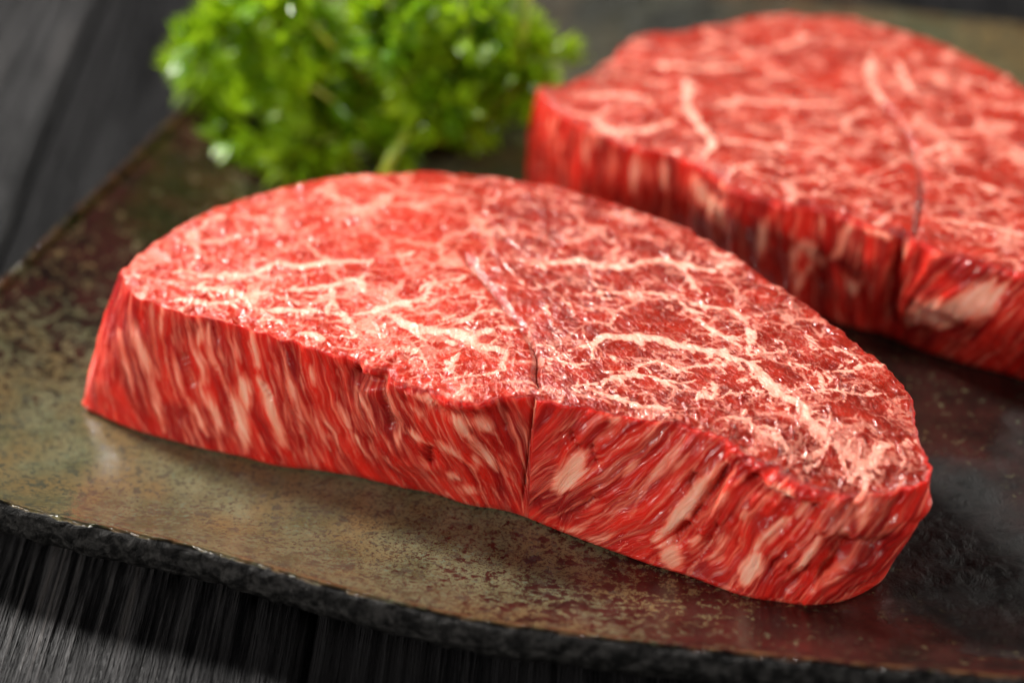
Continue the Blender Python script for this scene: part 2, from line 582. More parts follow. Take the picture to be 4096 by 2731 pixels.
def build_table():
    root = link('tabletop', None, kind='structure')
    root['label'] = 'black stained wooden tabletop of rough planks'
    root.location = (0, 0, TABLE_Z * CM)
    a = math.radians(-3.0)
    pw = 7.6
    ref = PP(135, 250, TABLE_Z)          # a joint between two planks is seen here
    ca, sa = math.cos(a), math.sin(a)
    off = ref[0] * ca + ref[1] * sa
    k0, k1 = -3, 4
    rs = np.random.RandomState(4)
    for k in range(k0, k1 + 1):
        nx, ny = 150, 170
        x = np.linspace(0, pw - 0.10, nx)
        y = np.linspace(-26, 44, ny)
        X, Y = np.meshgrid(x, y)
        e = np.minimum(X, pw - 0.10 - X)
        sd = 13.7 * k
        Z = 0.045 * fbm(X * 3.2 + sd, Y * 0.10, sd, 4, 0.65) + 0.03 * noise3(X * 0.5 + sd, Y * 0.05, 2.2)
        Z -= 0.05 * smooth(0.55, 0.8, fbm(X * 2.0 + 3 * sd, Y * 0.03, 8.1, 2) + 0.5)
        Z -= 0.16 * np.exp(-(e / 0.10) ** 2)
        Z += rs.uniform(-0.03, 0.03)
        top = np.stack([X, Y, Z], -1).reshape(-1, 3)
        idx = np.arange(nx * ny).reshape(ny, nx)
        border = np.concatenate([idx[0, :], idx[1:, -1], idx[-1, -2::-1], idx[-2:0:-1, 0]])
        low = top[border].copy()
        low[:, 2] = -2.0
        q = np.stack([idx[:-1, :-1], idx[:-1, 1:], idx[1:, 1:], idx[1:, :-1]], -1).reshape(-1, 4)
        nb = len(border)
        bi = np.arange(nb)
        sideq = np.stack([border[(bi + 1) % nb], border, nx * ny + bi, nx * ny + (bi + 1) % nb], -1)
        V = np.vstack([top, low])
        W = V.copy()
        W[:, 0] += off + k * pw
        V2 = np.stack([W[:, 0] * ca - W[:, 1] * sa, W[:, 0] * sa + W[:, 1] * ca, W[:, 2]], 1)
        # own axes per plank so that the grain runs along it
        loc = np.array([(off + k * pw) * ca, (off + k * pw) * sa, 0])
        wear_lit = np.full(len(V), 0.75 if k == -1 else (0.0 if k >= 0 else 0.4))
        if k == 0:                       # pool of light painted pale on this plank's near end
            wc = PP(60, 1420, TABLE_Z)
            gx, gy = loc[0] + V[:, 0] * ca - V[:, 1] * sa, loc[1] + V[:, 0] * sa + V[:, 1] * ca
            wear_lit = np.clip(0.95 * np.exp(-(((gx - wc[0]) / 2.8) ** 2 + ((gy - wc[1]) / 4.5) ** 2)) + 0.12 * fbm(gx * 1.5, gy * 0.3, 4.4, 3) - 0.03, 0, 1)
        elif k > 0:
            wear_lit = np.clip(0.30 * fbm(V[:, 0] * 1.3 + k, V[:, 1] * 0.06, 2.4, 3) - 0.03, 0, 0.3)
        me = mesh_from_arrays('plank', V * CM, np.vstack([q, sideq]), {'tone': wear_lit, 'groove': np.exp(-(np.minimum(V[:, 0], pw - V[:, 0]) / 0.15) ** 2)})
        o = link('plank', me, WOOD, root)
        o.location = Vector(loc * CM)
        o.rotation_euler = (0, 0, a)
    return root


build_table()

# ------------------------------------------------------------------ stoneware plate
RIM = 0.75


def closed_curve(pts, n, weights=None):
    pts = np.array(pts, float)
    m = len(pts)
    out, wt = [], []
    for i in range(m):
        a, b, c, d = pts[(i - 1) % m], pts[i], pts[(i + 1) % m], pts[(i + 2) % m]
        t = np.linspace(0, 1, 40, endpoint=False)[:, None]
        out.append(0.5 * ((2 * b) + (c - a) * t + (2 * a - 5 * b + 4 * c - d) * t ** 2 + (3 * b - a - 3 * c + d) * t ** 3))
        wt.append(np.full(40, 1.0 if weights is None else weights[i]))
    Q = np.vstack(out)
    wt = np.concatenate(wt)
    xy = Q[:, :3]
    seg = np.linalg.norm(np.roll(xy, -1, 0) - xy, axis=1)
    s = np.concatenate([[0], np.cumsum(seg)])
    g = np.concatenate([[0], np.cumsum(seg * wt)])
    Qc = np.vstack([Q, Q[:1]])
    gq = np.linspace(0, g[-1], n, endpoint=False)
    sv = np.interp(gq, g, s)
    return np.stack([np.interp(gq, g, Qc[:, k]) for k in range(Q.shape[1])], 1), sv


def build_plate():
    px = [(0, 640), (-150, 785), (-300, 930), (-340, 1010), (-260, 1066), (-130, 1108), (0, 1150), (150, 1190), (320, 1226), (520, 1277),
          (720, 1335), (950, 1395), (1200, 1440), (1600, 1490), (2000, 1530), (2400, 1562), (2900, 1600), (3120, 1560), (3180, 1440),
          (3060, 1000), (2960, 600), (2870, 250), (2780, 130), (2650, 90), (2352, 56), (2100, 24), (1700, -24), (1240, -78), (900, -118), (800, -112), (720, -60), (560, 105), (380, 280), (200, 452)]
    ctrl = [PP(x, y, RIM) for x, y in px]
    n = 1100
    O, s = closed_curve(ctrl, n)
    cen = np.array([O[:, 0].mean(), O[:, 1].mean(), 0])
    O[:, 0] += 0.06 * fbm(s * 0.5, 1.1, 0, 3)
    O[:, 1] += 0.06 * fbm(s * 0.5, 7.1, 0, 3)
    rows, lip, edge = [], [], []
    d_in = cen - O
    dist = np.linalg.norm(d_in[:, :2], axis=1)
    nrm = -(d_in[:, :2] / dist[:, None])
    tg = np.roll(O, -1, 0) - np.roll(O, 1, 0)
    nrm = np.stack([-tg[:, 1], tg[:, 0]], 1)
    nrm /= np.linalg.norm(nrm, axis=1)[:, None]
    flip = np.sign((nrm * (O[:, :2] - cen[:2])).sum(1))[:, None]
    nrm = nrm * flip

    def at(off_out, z):
        return np.column_stack([O[:, 0] + nrm[:, 0] * off_out, O[:, 1] + nrm[:, 1] * off_out, z])

    wob = 0.05 * fbm(s * 0.35, 3.3, 0, 3)
    # under side (centre out), outer face, lip, then top towards the centre
    und = [0.02, 0.35, 0.62, 0.64, 0.70, 0.72, 0.85]
    uz = [-0.62, -0.62, -0.62, -0.90, -0.90, -0.58, -0.36]
    for f, z in zip(und, uz):
        rows.append(np.column_stack([cen[0] + (O[:, 0] - cen[0]) * f, cen[1] + (O[:, 1] - cen[1]) * f, np.full(n, z)]))
        lip.append(np.zeros(n)); edge.append(np.ones(n))
    nf = 26
    for j in range(nf):
        f = j / (nf - 1)
        z = -0.02 + f * (RIM - 0.0 + 0.02)
        rough = 0.10 * fbm(s * 1.9, f * 1.6 + 4, 2.2, 4) + 0.045 * fbm(s * 6, f * 5, 5.2, 3)
        out = 0.03 + 0.10 * math.sin(math.pi * min(1, f * 1.04)) - 0.10 * (f > 0.86) * ((f - 0.86) / 0.14) ** 2 - 0.16 * (1 - f) ** 3
        rows.append(at(out + rough, z + wob))
        lip.append(np.full(n, smooth(0.86, 1.0, f))); edge.append(np.full(n, 1 - smooth(0.90, 1.0, f)) if True else None)
    nt = 150
    for j in range(1, nt):
        f = (j / (nt - 1)) ** 1.25
        X = O[:, 0] + (cen[0] - O[:, 0]) * f * 0.999
        Y = O[:, 1] + (cen[1] - O[:, 1]) * f * 0.999
        dd = f * dist
        ll = 1 - smooth(0.0, 0.45, dd)
        z = RIM * np.clip(1 - dd / 3.4, 0, 1) ** 2 + wob * np.clip(1 - dd / 1.2, 0, 1) - 0.035 * np.exp(-(dd / 0.18 - 1) ** 2)
        z = np.where(dd < 0.14, RIM + wob - 0.02 * (dd / 0.14) ** 2, z - 0.0)
        rows.append(np.column_stack([X, Y, z]))
        lip.append(ll * (1 - smooth(0.25, 0.6, dd))); edge.append(np.clip(0.35 - dd * 3, 0, 1) * 0.6)
    V = np.vstack(rows)
    nr = len(rows)
    lip, edge = np.concatenate(lip), np.concatenate(edge)
    # where the pale glaze pooled, a painted dark reflection, and the bare lava-like patches
    px_, py_ = V[:, 0], V[:, 1]
    c1, c2 = PP(250, 1120), PP(1250, 1330)
    ax = (c2 - c1)[:2]; L = np.linalg.norm(ax); ax /= L
    along = (px_ - c1[0]) * ax[0] + (py_ - c1[1]) * ax[1]
    ol = 1.02 - 0.55 * smooth(1.0, L * 1.15, along) - 0.28 * smooth(L * 1.05, L * 1.7, along)
    lb = PP(60, 760)
    ol -= 0.50 * np.exp(-(((px_ - lb[0]) / 3.2) ** 2 + ((py_ - lb[1]) / 3.6) ** 2))
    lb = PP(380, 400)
    ol -= 0.75 * np.exp(-(((px_ - lb[0]) / 4.5) ** 2 + ((py_ - lb[1]) / 5.0) ** 2))  # dark reflection left of the parsley, painted in as less olive
    ur = PP(2330, 110)
    ol += 0.75 * np.exp(-(((px_ - ur[0]) / 5.0) ** 2 + ((py_ - ur[1]) / 3.2) ** 2))
    ol += 0.10 * fbm(px_ * 0.5, py_ * 0.5, 3.3, 3)
    rp = np.zeros(len(V))
    for (x, y, rx, ry, wt) in ((2260, 1270, 1.7, 2.3, 1.0), (2180, 1120, 1.0, 0.8, 0.5), (1400, 60, 5, 3, 0.9), (2420, 1000, 1.0, 1.2, 0.5)):
        c = PP(x, y)
        rp += wt * np.exp(-(((px_ - c[0]) / rx) ** 2 + ((py_ - c[1]) / ry) ** 2) ** 1.5)
    rp = np.clip(rp + 0.35 * fbm(px_ * 0.9, py_ * 0.9, 9.3, 3) * (rp > 0.08), 0, 1)
    topm = np.arange(len(V)) >= (len(und) + nf) * n
    V[:, 2] += topm * (rp * 0.13 * fbm(px_ * 1.6, py_ * 3.2, 1.3, 5, 0.6) - rp * 0.02)
    q = ring_quads(n, nr)
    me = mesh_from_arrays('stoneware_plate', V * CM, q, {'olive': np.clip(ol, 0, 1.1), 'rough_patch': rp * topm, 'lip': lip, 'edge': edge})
    # close the two small holes at the middle
    return link('stoneware_plate', me, GLAZE, None, 'dark speckled stoneware plate with olive glaze and rough black rim', 'plate')


build_plate()


# ------------------------------------------------------------------ steaks
def build_steak(name, label, ctrl, h, skel, nu, n_side, n_top, top_veins, side_streaks, seam, extra, seed, res):
    rs = np.random.RandomState(seed)
    C = []
    for c in ctrl:
        z = c.get('z', h)
        T = PP(c['t'][0], c['t'][1], z)
        if 'b' in c:
            B = PP(c['b'][0], c['b'][1], 0.0)
        else:
            B = None
        C.append([T, B, c])
    mid = np.mean([c[0] for c in C], axis=0)
    for c in C:
        if c[1] is None:
            v = c[0] - mid
            v[2] = 0
            v /= np.linalg.norm(v)
            c[1] = np.array([c[0][0], c[0][1], 0]) + v * c[2].get('o', 0.05)
    arr = [np.concatenate([c[0], c[1], [c[2].get('r', 0.10), c[2].get('k', 0.0), c[2].get('a', 1.0)]]) for c in C]
    wts = [c[2].get('w', 1.0) for c in C]
    Q, s = closed_curve(arr, nu, wts)
    T, B, r, kk, amp = Q[:, 0:3], Q[:, 3:6].copy(), Q[:, 6], Q[:, 7], Q[:, 8]
    B[:, 2] = 0
    bo = extra.get('foot_out', 0.0)
    per = s[-1] + np.linalg.norm(T[-1] - T[0])
    # inward directions and skeleton
    K0, K1 = PP(*skel[0], h), PP(*skel[1], h)
    kd = (K1 - K0)[:2]
    tt = np.clip(((T[:, :2] - K0[:2]) @ kd) / (kd @ kd), 0, 1)
    K = K0[None, :2] + tt[:, None] * kd[None]
    tg = np.roll(T, -3, 0) - np.roll(T, 3, 0)
    nin = np.stack([-tg[:, 1], tg[:, 0]], 1)
    nin /= np.linalg.norm(nin, axis=1)[:, None] + 1e-9
    nin *= np.sign((nin * (K - T[:, :2])).sum(1))[:, None]
    B[:, :2] -= nin * bo
    rows, reg, dep, tw = [], [], [], []
    # 1 under side
    for f in (0.02, 0.4, 0.8):
        rows.append(np.column_stack([K + (B[:, :2] + nin * 0.12 - K) * f, np.full(nu, 0.0)]))
        reg.append(np.full(nu, -1.0)); dep.append(np.full(nu, h)); tw.append(np.zeros(nu))
    # 2 rounded foot
    rb = 0.13
    for k in range(6):
        ph = k / 5 * math.pi / 2
        rows.append(np.column_stack([B[:, :2] + nin * (rb - rb * math.sin(ph))[..., None] if False else B[:, :2] + nin * (rb * (1 - math.sin(ph))), np.full(nu, rb * (1 - math.cos(ph)))]))
        reg.append(np.zeros(nu)); dep.append(h - rows[-1][:, 2]); tw.append(np.zeros(nu))
    # 3 wall
    zt = T[:, 2] - r
    for k in range(1, n_side + 1):
        f = k / n_side
        z = rb + (zt - rb) * f
        g = z / T[:, 2]
        xy = B[:, :2] + (T[:, :2] - B[:, :2]) * g[:, None] - nin * (0.09 * np.sin(math.pi * np.clip(g, 0, 1)))[:, None]
        rows.append(np.column_stack([xy, z]))
        reg.append(np.zeros(nu)); dep.append(T[:, 2] - z); tw.append(np.zeros(nu))
    last = rows[-1]
    # 4 upper edge
    na = 14
    for k in range(1, na + 1):
        ph = k / na * math.pi / 2
        xy = last[:, :2] + nin * (r * (1 - math.cos(ph)))[:, None]
        rows.append(np.column_stack([xy, zt + r * math.sin(ph)]))
        reg.append(np.full(nu, smooth(0.15, 0.95, k / na))); dep.append(T[:, 2] - rows[-1][:, 2]); tw.append(np.zeros(nu))
    st = rows[-1]
    # 5 top
    for k in range(1, n_top):
        f = (k / (n_top - 1)) ** 1.12 * 0.9995
        xy = st[:, :2] + (K - st[:, :2]) * f
        zz = T[:, 2] + (h - T[:, 2]) * smooth(0, 0.55, f)
        rows.append(np.column_stack([xy, zz]))
        reg.append(np.ones(nu)); dep.append(np.zeros(nu)); tw.append(np.full(nu, f))
    V = np.vstack(rows)
    nr = len(rows)
    reg, dep, tw = np.concatenate(reg), np.concatenate(dep), np.concatenate(tw)
    e0 = PT(seam[-1][0], seam[-1][1], h)
    s_s = s[np.argmin(np.hypot(T[:, 0] - e0[0], T[:, 1] - e0[1]))]
    if extra.get('film', True):
        kk = np.where((s > s_s - 1.2) & (s <= s_s), np.maximum(kk, 0.30), kk)
        kk = np.where((s > s_s) & (s < s_s + 1.0), np.minimum(kk, -0.72), kk)
    S1 = np.tile(s, nr)
    KK = np.tile(kk, nr)
    AMP = np.tile(amp, nr)
    NIN = np.tile(nin, (nr, 1))
    top = np.clip(reg, 0, 1)
    jit = 0.07 * AMP * fbm(S1 * 2.3, S1 * 0.0 + seed, 0.7, 4) * np.where(reg > 0.98, np.clip(1 - tw / 0.12, 0, 1), np.exp(-(dep / 0.35) ** 2)) * (reg >= 0)
    V[:, :2] -= NIN * jit[:, None]

    # ---- marbling on top
    x0, y0 = V[:, 0].min() - 0.3, V[:, 1].min() - 0.3
    x1, y1 = V[:, 0].max() + 0.3, V[:, 1].max() + 0.3
    R = Raster(x0, y0, x1, y1, res)
    to2 = lambda pts: [PT(x, y, h)[:2] for x, y in pts]
    for pts, wd, br in top_veins:
        vein(R, to2(pts), wd * extra.get('vw', 0.85), rs, br)
    seam2 = resample(to2(seam), 0.1)
    # side of the seam: >0 on the right lobe
    D2 = ((V[:, None, :2] - seam2[None, ::4, :]) ** 2).sum(2) if False else None
    RM = Raster(x0, y0, x1, y1, res)
    n_small = extra['small']
    dens = extra['dens']          # pixel -> marbling density
    ok = 0
    while ok < n_small:
        i = np.searchsorted(s, rs.uniform(0, s[-1]))
        if rs.rand() > np.linalg.norm(T[i, :2] - K[i]) / 6.0:
            continue
        f = math.sqrt(rs.rand())
        p = K[i] + (T[i, :2] - K[i]) * f
        ux, uy = project(np.array([p[0], p[1], h]))
        dn = dens(ux, uy)
        if rs.rand() > dn:
            continue
        ok += 1
        base = extra['dir'](ux, uy)
        ln = 0.10 + rs.exponential(0.22)
        Wn = wander(p, base + rs.normal() * 0.55 + (math.pi if rs.rand() < 0.5 else 0), min(ln, 1.1), rs, curl=0.42)
        w0 = rs.uniform(0.006, 0.026) * (1 + 0.9 * dn)
        ws = w0 * np.sin(np.linspace(0.35, math.pi - 0.25, len(Wn)))
        RM.line(Wn, np.maximum(ws, 0.003), 0.05)
        if rs.rand() < 0.35 and len(Wn) > 4:
            Wb = wander(Wn[len(Wn) // 2], base + rs.choice([-1, 1]) * 1.2, ln * 0.5, rs, curl=0.4)
            RM.line(Wb, np.linspace(w0 * 0.7, 0.003, len(Wb)), 0.05)
    St = R.sample(V[:, 0], V[:, 1])
    Sm = RM.sample(V[:, 0], V[:, 1])

    # ---- streaks on the cut side
    sideidx = np.where((reg == 0) & (dep < h - rb))[0]
    front = sideidx[NIN[sideidx, 1] > -0.35]
    qx, qy = project(V[front])
    RS = Raster(-0.5, -0.3, per + 0.5, h + 0.3, res * 1.2)

    def to_side(pts):
        out = []
        for x, y in pts:
            j = front[np.argmin((qx - x) ** 2 + (qy - y) ** 2)]
            out.append((S1[j], dep[j]))
        return out
    for pts, wd in side_streaks:
        sp = to_side(pts)
        if len(sp) >= 2 and np.linalg.norm(np.array(sp[0]) - np.array(sp[-1])) > 0.05:
            L = resample(sp, 0.05)
            sd = rs.uniform(0, 50)
            n = len(L)
            k = np.arange(n) * 0.05
            L[:, 0] += 0.03 * fbm(k * 2, sd, 0, 3)
            W = wd / 290.0 * (1 + 0.35 * fbm(k * 2.5, sd, 3, 3)) * np.minimum(1, 0.08 + 1.5 * np.minimum(np.arange(n), np.arange(n)[::-1]) / max(1, n * 0.5))
            RS.line(L, np.maximum(W, 0.008))
    RSM = Raster(-0.5, -0.3, per + 0.5, h + 0.3, res * 1.2)
    e_ = np.array(to2(seam))[-1]
    s_seam = s[np.argmin(np.hypot(T[:, 0] - e_[0], T[:, 1] - e_[1]))]
    sidx = rs.randint(0, nu, extra['streaks'])
    for i in sidx:
        d0 = rs.uniform(-0.2, h * 0.95)
        ln = min(1.6, 0.15 + rs.exponential(0.45))
        k_ = kk[i] + rs.normal() * 0.07
        n = max(3, int(ln / 0.06))
        dd = d0 + np.linspace(0, ln, n)
        ss = s[i] + k_ * (dd - d0) + 0.03 * np.cumsum(rs.normal(size=n)) * 0.4
        if (ss.min() < s_seam + 0.03) and (ss.max() > s_seam - 0.03):
            continue
        w0 = rs.uniform(0.006, 0.03)
        RSM.line(np.stack([ss, dd], 1), np.maximum(w0 * np.sin(np.linspace(0.2, math.pi - 0.1, n)), 0.003), 0.05)
    Ss = RS.sample(S1, np.clip(dep, 0, h))
    Ee = R.sample(st[:, 0] + nin[:, 0] * 0.06, st[:, 1] + nin[:, 1] * 0.06)
    qs = S1 - KK * dep
    Ss = np.maximum(Ss, np.interp(qs, s, Ee) - dep * 0.10 - 0.01)
    S = Ss * (1 - top) + St * top
    Sm = RSM.sample(S1, np.clip(dep, 0, h)) * (1 - top) + Sm * top

    # ---- seam between the two muscles (top, then down the wall)
    dm = np.full(len(V), 9.0)
    sgn = np.zeros(len(V))
    for a, b in zip(seam2[:-1], seam2[1:]):
        d = b - a
        rel = V[:, :2] - a
        t = np.clip((rel @ d) / (d @ d), 0, 1)
        ds = np.hypot(rel[:, 0] - t * d[0], rel[:, 1] - t * d[1])
        m = ds < dm
        dm = np.where(m, ds, dm)
        sgn = np.where(m, np.sign(d[0] * rel[:, 1] - d[1] * rel[:, 0]), sgn)
    e = seam2[-1]
    i_s = np.argmin(np.hypot(T[:, 0] - e[0], T[:, 1] - e[1]))
    sline = s[i_s] + extra['seam_lean'] * dep
    dside = S1 - sline
    dmix = np.where(reg > 0.5, dm, np.abs(dside))
    smix = np.where(reg > 0.5, sgn, np.sign(dside))
    prof = extra['seam_depth']
    fade = np.ones(len(V))
    a0 = seam2[0]
    fade = np.where(reg > 0.5, smooth(0.0, 0.5, np.hypot(V[:, 0] - a0[0], V[:, 1] - a0[1])), 1.0)
    groove = -prof * np.exp(-(dmix / 0.06) ** 2) * fade
    step_ = 0.06 * np.exp(-np.maximum(dmix, 0) / 0.5) * fade

    # ---- relief
    q = S1 - KK * dep + 0.16 * fbm(S1 * 0.9, dep * 0.8, 3.9, 3) + 0.05 * fbm(S1 * 2.7, dep * 2.0, 8.9, 2)
    X, Y, Z = V[:, 0], V[:, 1], V[:, 2]
    tr = 0.05 * fbm(X * 0.55 + seed, Y * 0.55, 2.0, 3) + 0.020 * fbm(X * 2.2, Y * 2.2, 5.0, 3) + 0.010 * fbm(X * 7, Y * 7, 1.0, 3)
    tr += 0.012 * smooth(-0.03, 0.03, S)
    tr += groove - step_ * (smix > 0) * extra['right_low'] + step_ * (smix < 0) * 0.3
    rough_e = np.exp(-(tw / 0.10) ** 2)
    tr += rough_e * np.minimum(AMP, 1.3) * (0.065 * fbm(X * 2.6, Y * 2.6, 3.3, 4)) - 0.02 * rough_e
    tr += extra['dent'](X, Y)
    fibre = fbm(q * 4.5 + seed, dep * 0.55, 0.5, 3, 0.6)
    rid = 1 - 2 * np.abs(fbm(q * 2.2, dep * 0.4 + 3, 6.5, 3))
    sdisp = AMP * (0.05 * fibre + 0.035 * rid + 0.08 * fbm(S1 * 0.9, dep * 0.9, 4.1 + seed, 3))
    sdisp += np.maximum(AMP - 1.2, 0) * 0.15 * fbm(q * 1.1, dep * 1.0, 2.1, 4)
    sdisp += 0.012 * smooth(-0.03, 0.03, S)
    for pts, rr, am in extra.get('folds', ()):
        L = resample(to_side(pts), 0.08)
        dmin = np.full(len(V), 9.0)
        near = np.where((S1 > L[:, 0].min() - 3 * rr) & (S1 < L[:, 0].max() + 3 * rr) & (reg >= 0))[0]
        dn_ = np.min(np.hypot(S1[near][:, None] - L[None, :, 0], dep[near][:, None] - L[None, :, 1]), axis=1)
        dmin[near] = dn_
        sdisp = sdisp + am * np.exp(-(dmin / rr) ** 2) * (1 + 0.5 * fbm(S1 * 2, dep * 2, am * 40, 2))
    sdisp += groove * 0.55 + step_ * (smix > 0) * 1.0
    footf = smooth(0.0, 0.85, h - dep)
    sdisp *= 0.08 + 0.92 * footf
    hor = np.where(reg > 0.98, np.clip(1 - tw / 0.09, 0, 1) ** 2, 1.0)
    sd = sdisp * hor * (reg >= 0)
    V[:, 0] -= NIN[:, 0] * sd
    V[:, 1] -= NIN[:, 1] * sd
    V[:, 2] += tr * top * (reg > 0)
    # raised wet threads of connective tissue; pale colour paints their highlights in
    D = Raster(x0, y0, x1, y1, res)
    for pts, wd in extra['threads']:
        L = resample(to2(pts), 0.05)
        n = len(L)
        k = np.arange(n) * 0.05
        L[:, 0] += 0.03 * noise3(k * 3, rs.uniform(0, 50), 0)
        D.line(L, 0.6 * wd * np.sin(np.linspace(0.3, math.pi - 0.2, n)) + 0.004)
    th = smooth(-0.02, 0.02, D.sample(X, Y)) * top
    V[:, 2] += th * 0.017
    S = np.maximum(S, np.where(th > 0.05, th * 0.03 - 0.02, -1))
    G = Raster(x0, y0, x1, y1, res)
    n_g = 0
    while n_g < extra['glints']:
        i = np.searchsorted(s, rs.uniform(0, s[-1]))
        if rs.rand() > np.linalg.norm(T[i, :2] - K[i]) / 6.0:
            continue
        p = K[i] + (T[i, :2] - K[i]) * math.sqrt(rs.rand()) * 0.97
        n_g += 1
        B_ = wander(p, -1.45 + rs.normal() * 0.22, rs.uniform(0.08, 0.40), rs, step=0.04, curl=0.12)
        G.line(B_, rs.uniform(0.016, 0.032) * np.sin(np.linspace(0.4, math.pi - 0.3, len(B_))), 0.05)
    gv = np.clip((G.sample(X, Y) + 0.03) / 0.06, 0, 1)
    gv = gv * gv * (3 - 2 * gv) * top
    V[:, 2] += gv * 0.026
    th = np.maximum(th, gv)
    ux, uy = project(V)
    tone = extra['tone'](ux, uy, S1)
    if extra.get('film', True):                        # pale bluish film that lines the seam on the wall
        S = np.where((top < 0.3) & (dside > -0.02) & (dside < 0.025) & (dep < h * 0.5), 0.012, S)
    V[:, 2] = np.maximum(V[:, 2], 0.0) + 0.004
    fib = np.stack([q, dep, np.zeros(len(V))], 1)
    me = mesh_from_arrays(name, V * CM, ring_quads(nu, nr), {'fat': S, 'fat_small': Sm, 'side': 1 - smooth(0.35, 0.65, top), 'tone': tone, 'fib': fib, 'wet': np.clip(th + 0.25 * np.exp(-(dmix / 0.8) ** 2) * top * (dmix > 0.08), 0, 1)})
    return link(name, me, MEAT, None, label, 'steak')


def crop(ox, oy, sc=2.0):
    return lambda *p: [(ox + x / sc, oy + y / sc) for x, y in p]


c1, c2, c3, c4, c5, c6, c7, c8 = (crop(400, 900), crop(1400, 700), crop(1200, 1200), crop(2100, 1000), crop(2700, 1300),
                                  crop(1800, 1500), crop(2700, 1750), crop(320, 1150))
cb = crop(2050, 0, 1.0454)

# front steak: outline of the cut face and of the foot, in the 2352-wide view
A = []
def front(t, b, **k):
    A.append(dict(t=t, b=b, w=2.1, **k))
def back(t, **k):
    A.append(dict(t=t, w=0.8, **k))
front((284, 622), (203, 930), r=0.10, k=0.25)
front((300, 664), (235, 956), r=0.07, k=0.28)
front((340, 688), (310, 988), r=0.05, k=0.32)
front((400, 707), (385, 1010), r=0.05, k=0.34)
front((480, 727), (470, 1032), r=0.05, k=0.36)
front((560, 746), (555, 1050), r=0.05, k=0.38)
front((640, 770), (640, 1072), r=0.06, k=0.38)
front((720, 795), (720, 1080), r=0.08, k=0.40)
front((800, 822), (800, 1092), r=0.11, k=0.42, a=1.2)
front((855, 845), (860, 1105), r=0.13, k=0.45, a=1.4)
front((930, 880), (930, 1122), r=0.20, k=0.50, a=1.5)
front((1000, 903), (1000, 1135), r=0.20, k=0.55, a=1.4)
front((1080, 915), (1075, 1160), r=0.14, k=0.50, a=1.3)
front((1160, 912), (1150, 1172), r=0.10, k=0.42)
front((1232, 908), (1214, 1191), r=0.08, k=0.30)
front((1300, 925), (1290, 1222), r=0.10, k=-0.75)
front((1400, 943), (1395, 1262), r=0.12, k=-0.85)
front((1500, 955), (1495, 1298), r=0.14, k=-0.80)
front((1580, 968), (1575, 1322), r=0.16, k=-0.72, a=1.2)
front((1650, 985), (1650, 1350), r=0.20, k=-0.65, a=1.5)
front((1730, 1030), (1720, 1373), r=0.34, z=2.5, k=-0.6, a=1.9)
front((1820, 1072), (1785, 1383), r=0.42, z=2.4, k=-0.6, a=2.4)
front((1910, 1100), (1848, 1390), r=0.45, z=2.3, k=-0.6, a=2.6)
front((2000, 1118), (1908, 1388), r=0.36, z=2.25, k=-0.55, a=2.4)
front((2080, 1114), (1962, 1371), r=0.22, z=2.3, k=-0.4, a=1.8)
front((2143, 1082), (2006, 1344), r=0.14, z=2.42, k=-0.2, a=1.2)
back((2130, 1045), b=(2034, 1300), r=0.14, z=2.46)
back((2111, 1000), o=-0.55, r=0.14, z=2.5)
back((2101, 940), o=-0.3, r=0.14, z=2.54)
back((2085, 892), o=-0.15, r=0.14, z=2.58)
for t in ((2040, 845), (1980, 795), (1920, 745), (1840, 690), (1760, 634), (1680, 580), (1600, 534), (1500, 490), (1400, 459), (1300, 431), (1215, 414),
          (1150, 404), (1050, 394), (950, 389), (870, 395), (800, 401), (700, 414), (600, 440), (540, 460), (480, 482), (420, 510), (365, 545), (328, 576), (298, 602)):
    back(t, o=0.1, r=0.16)

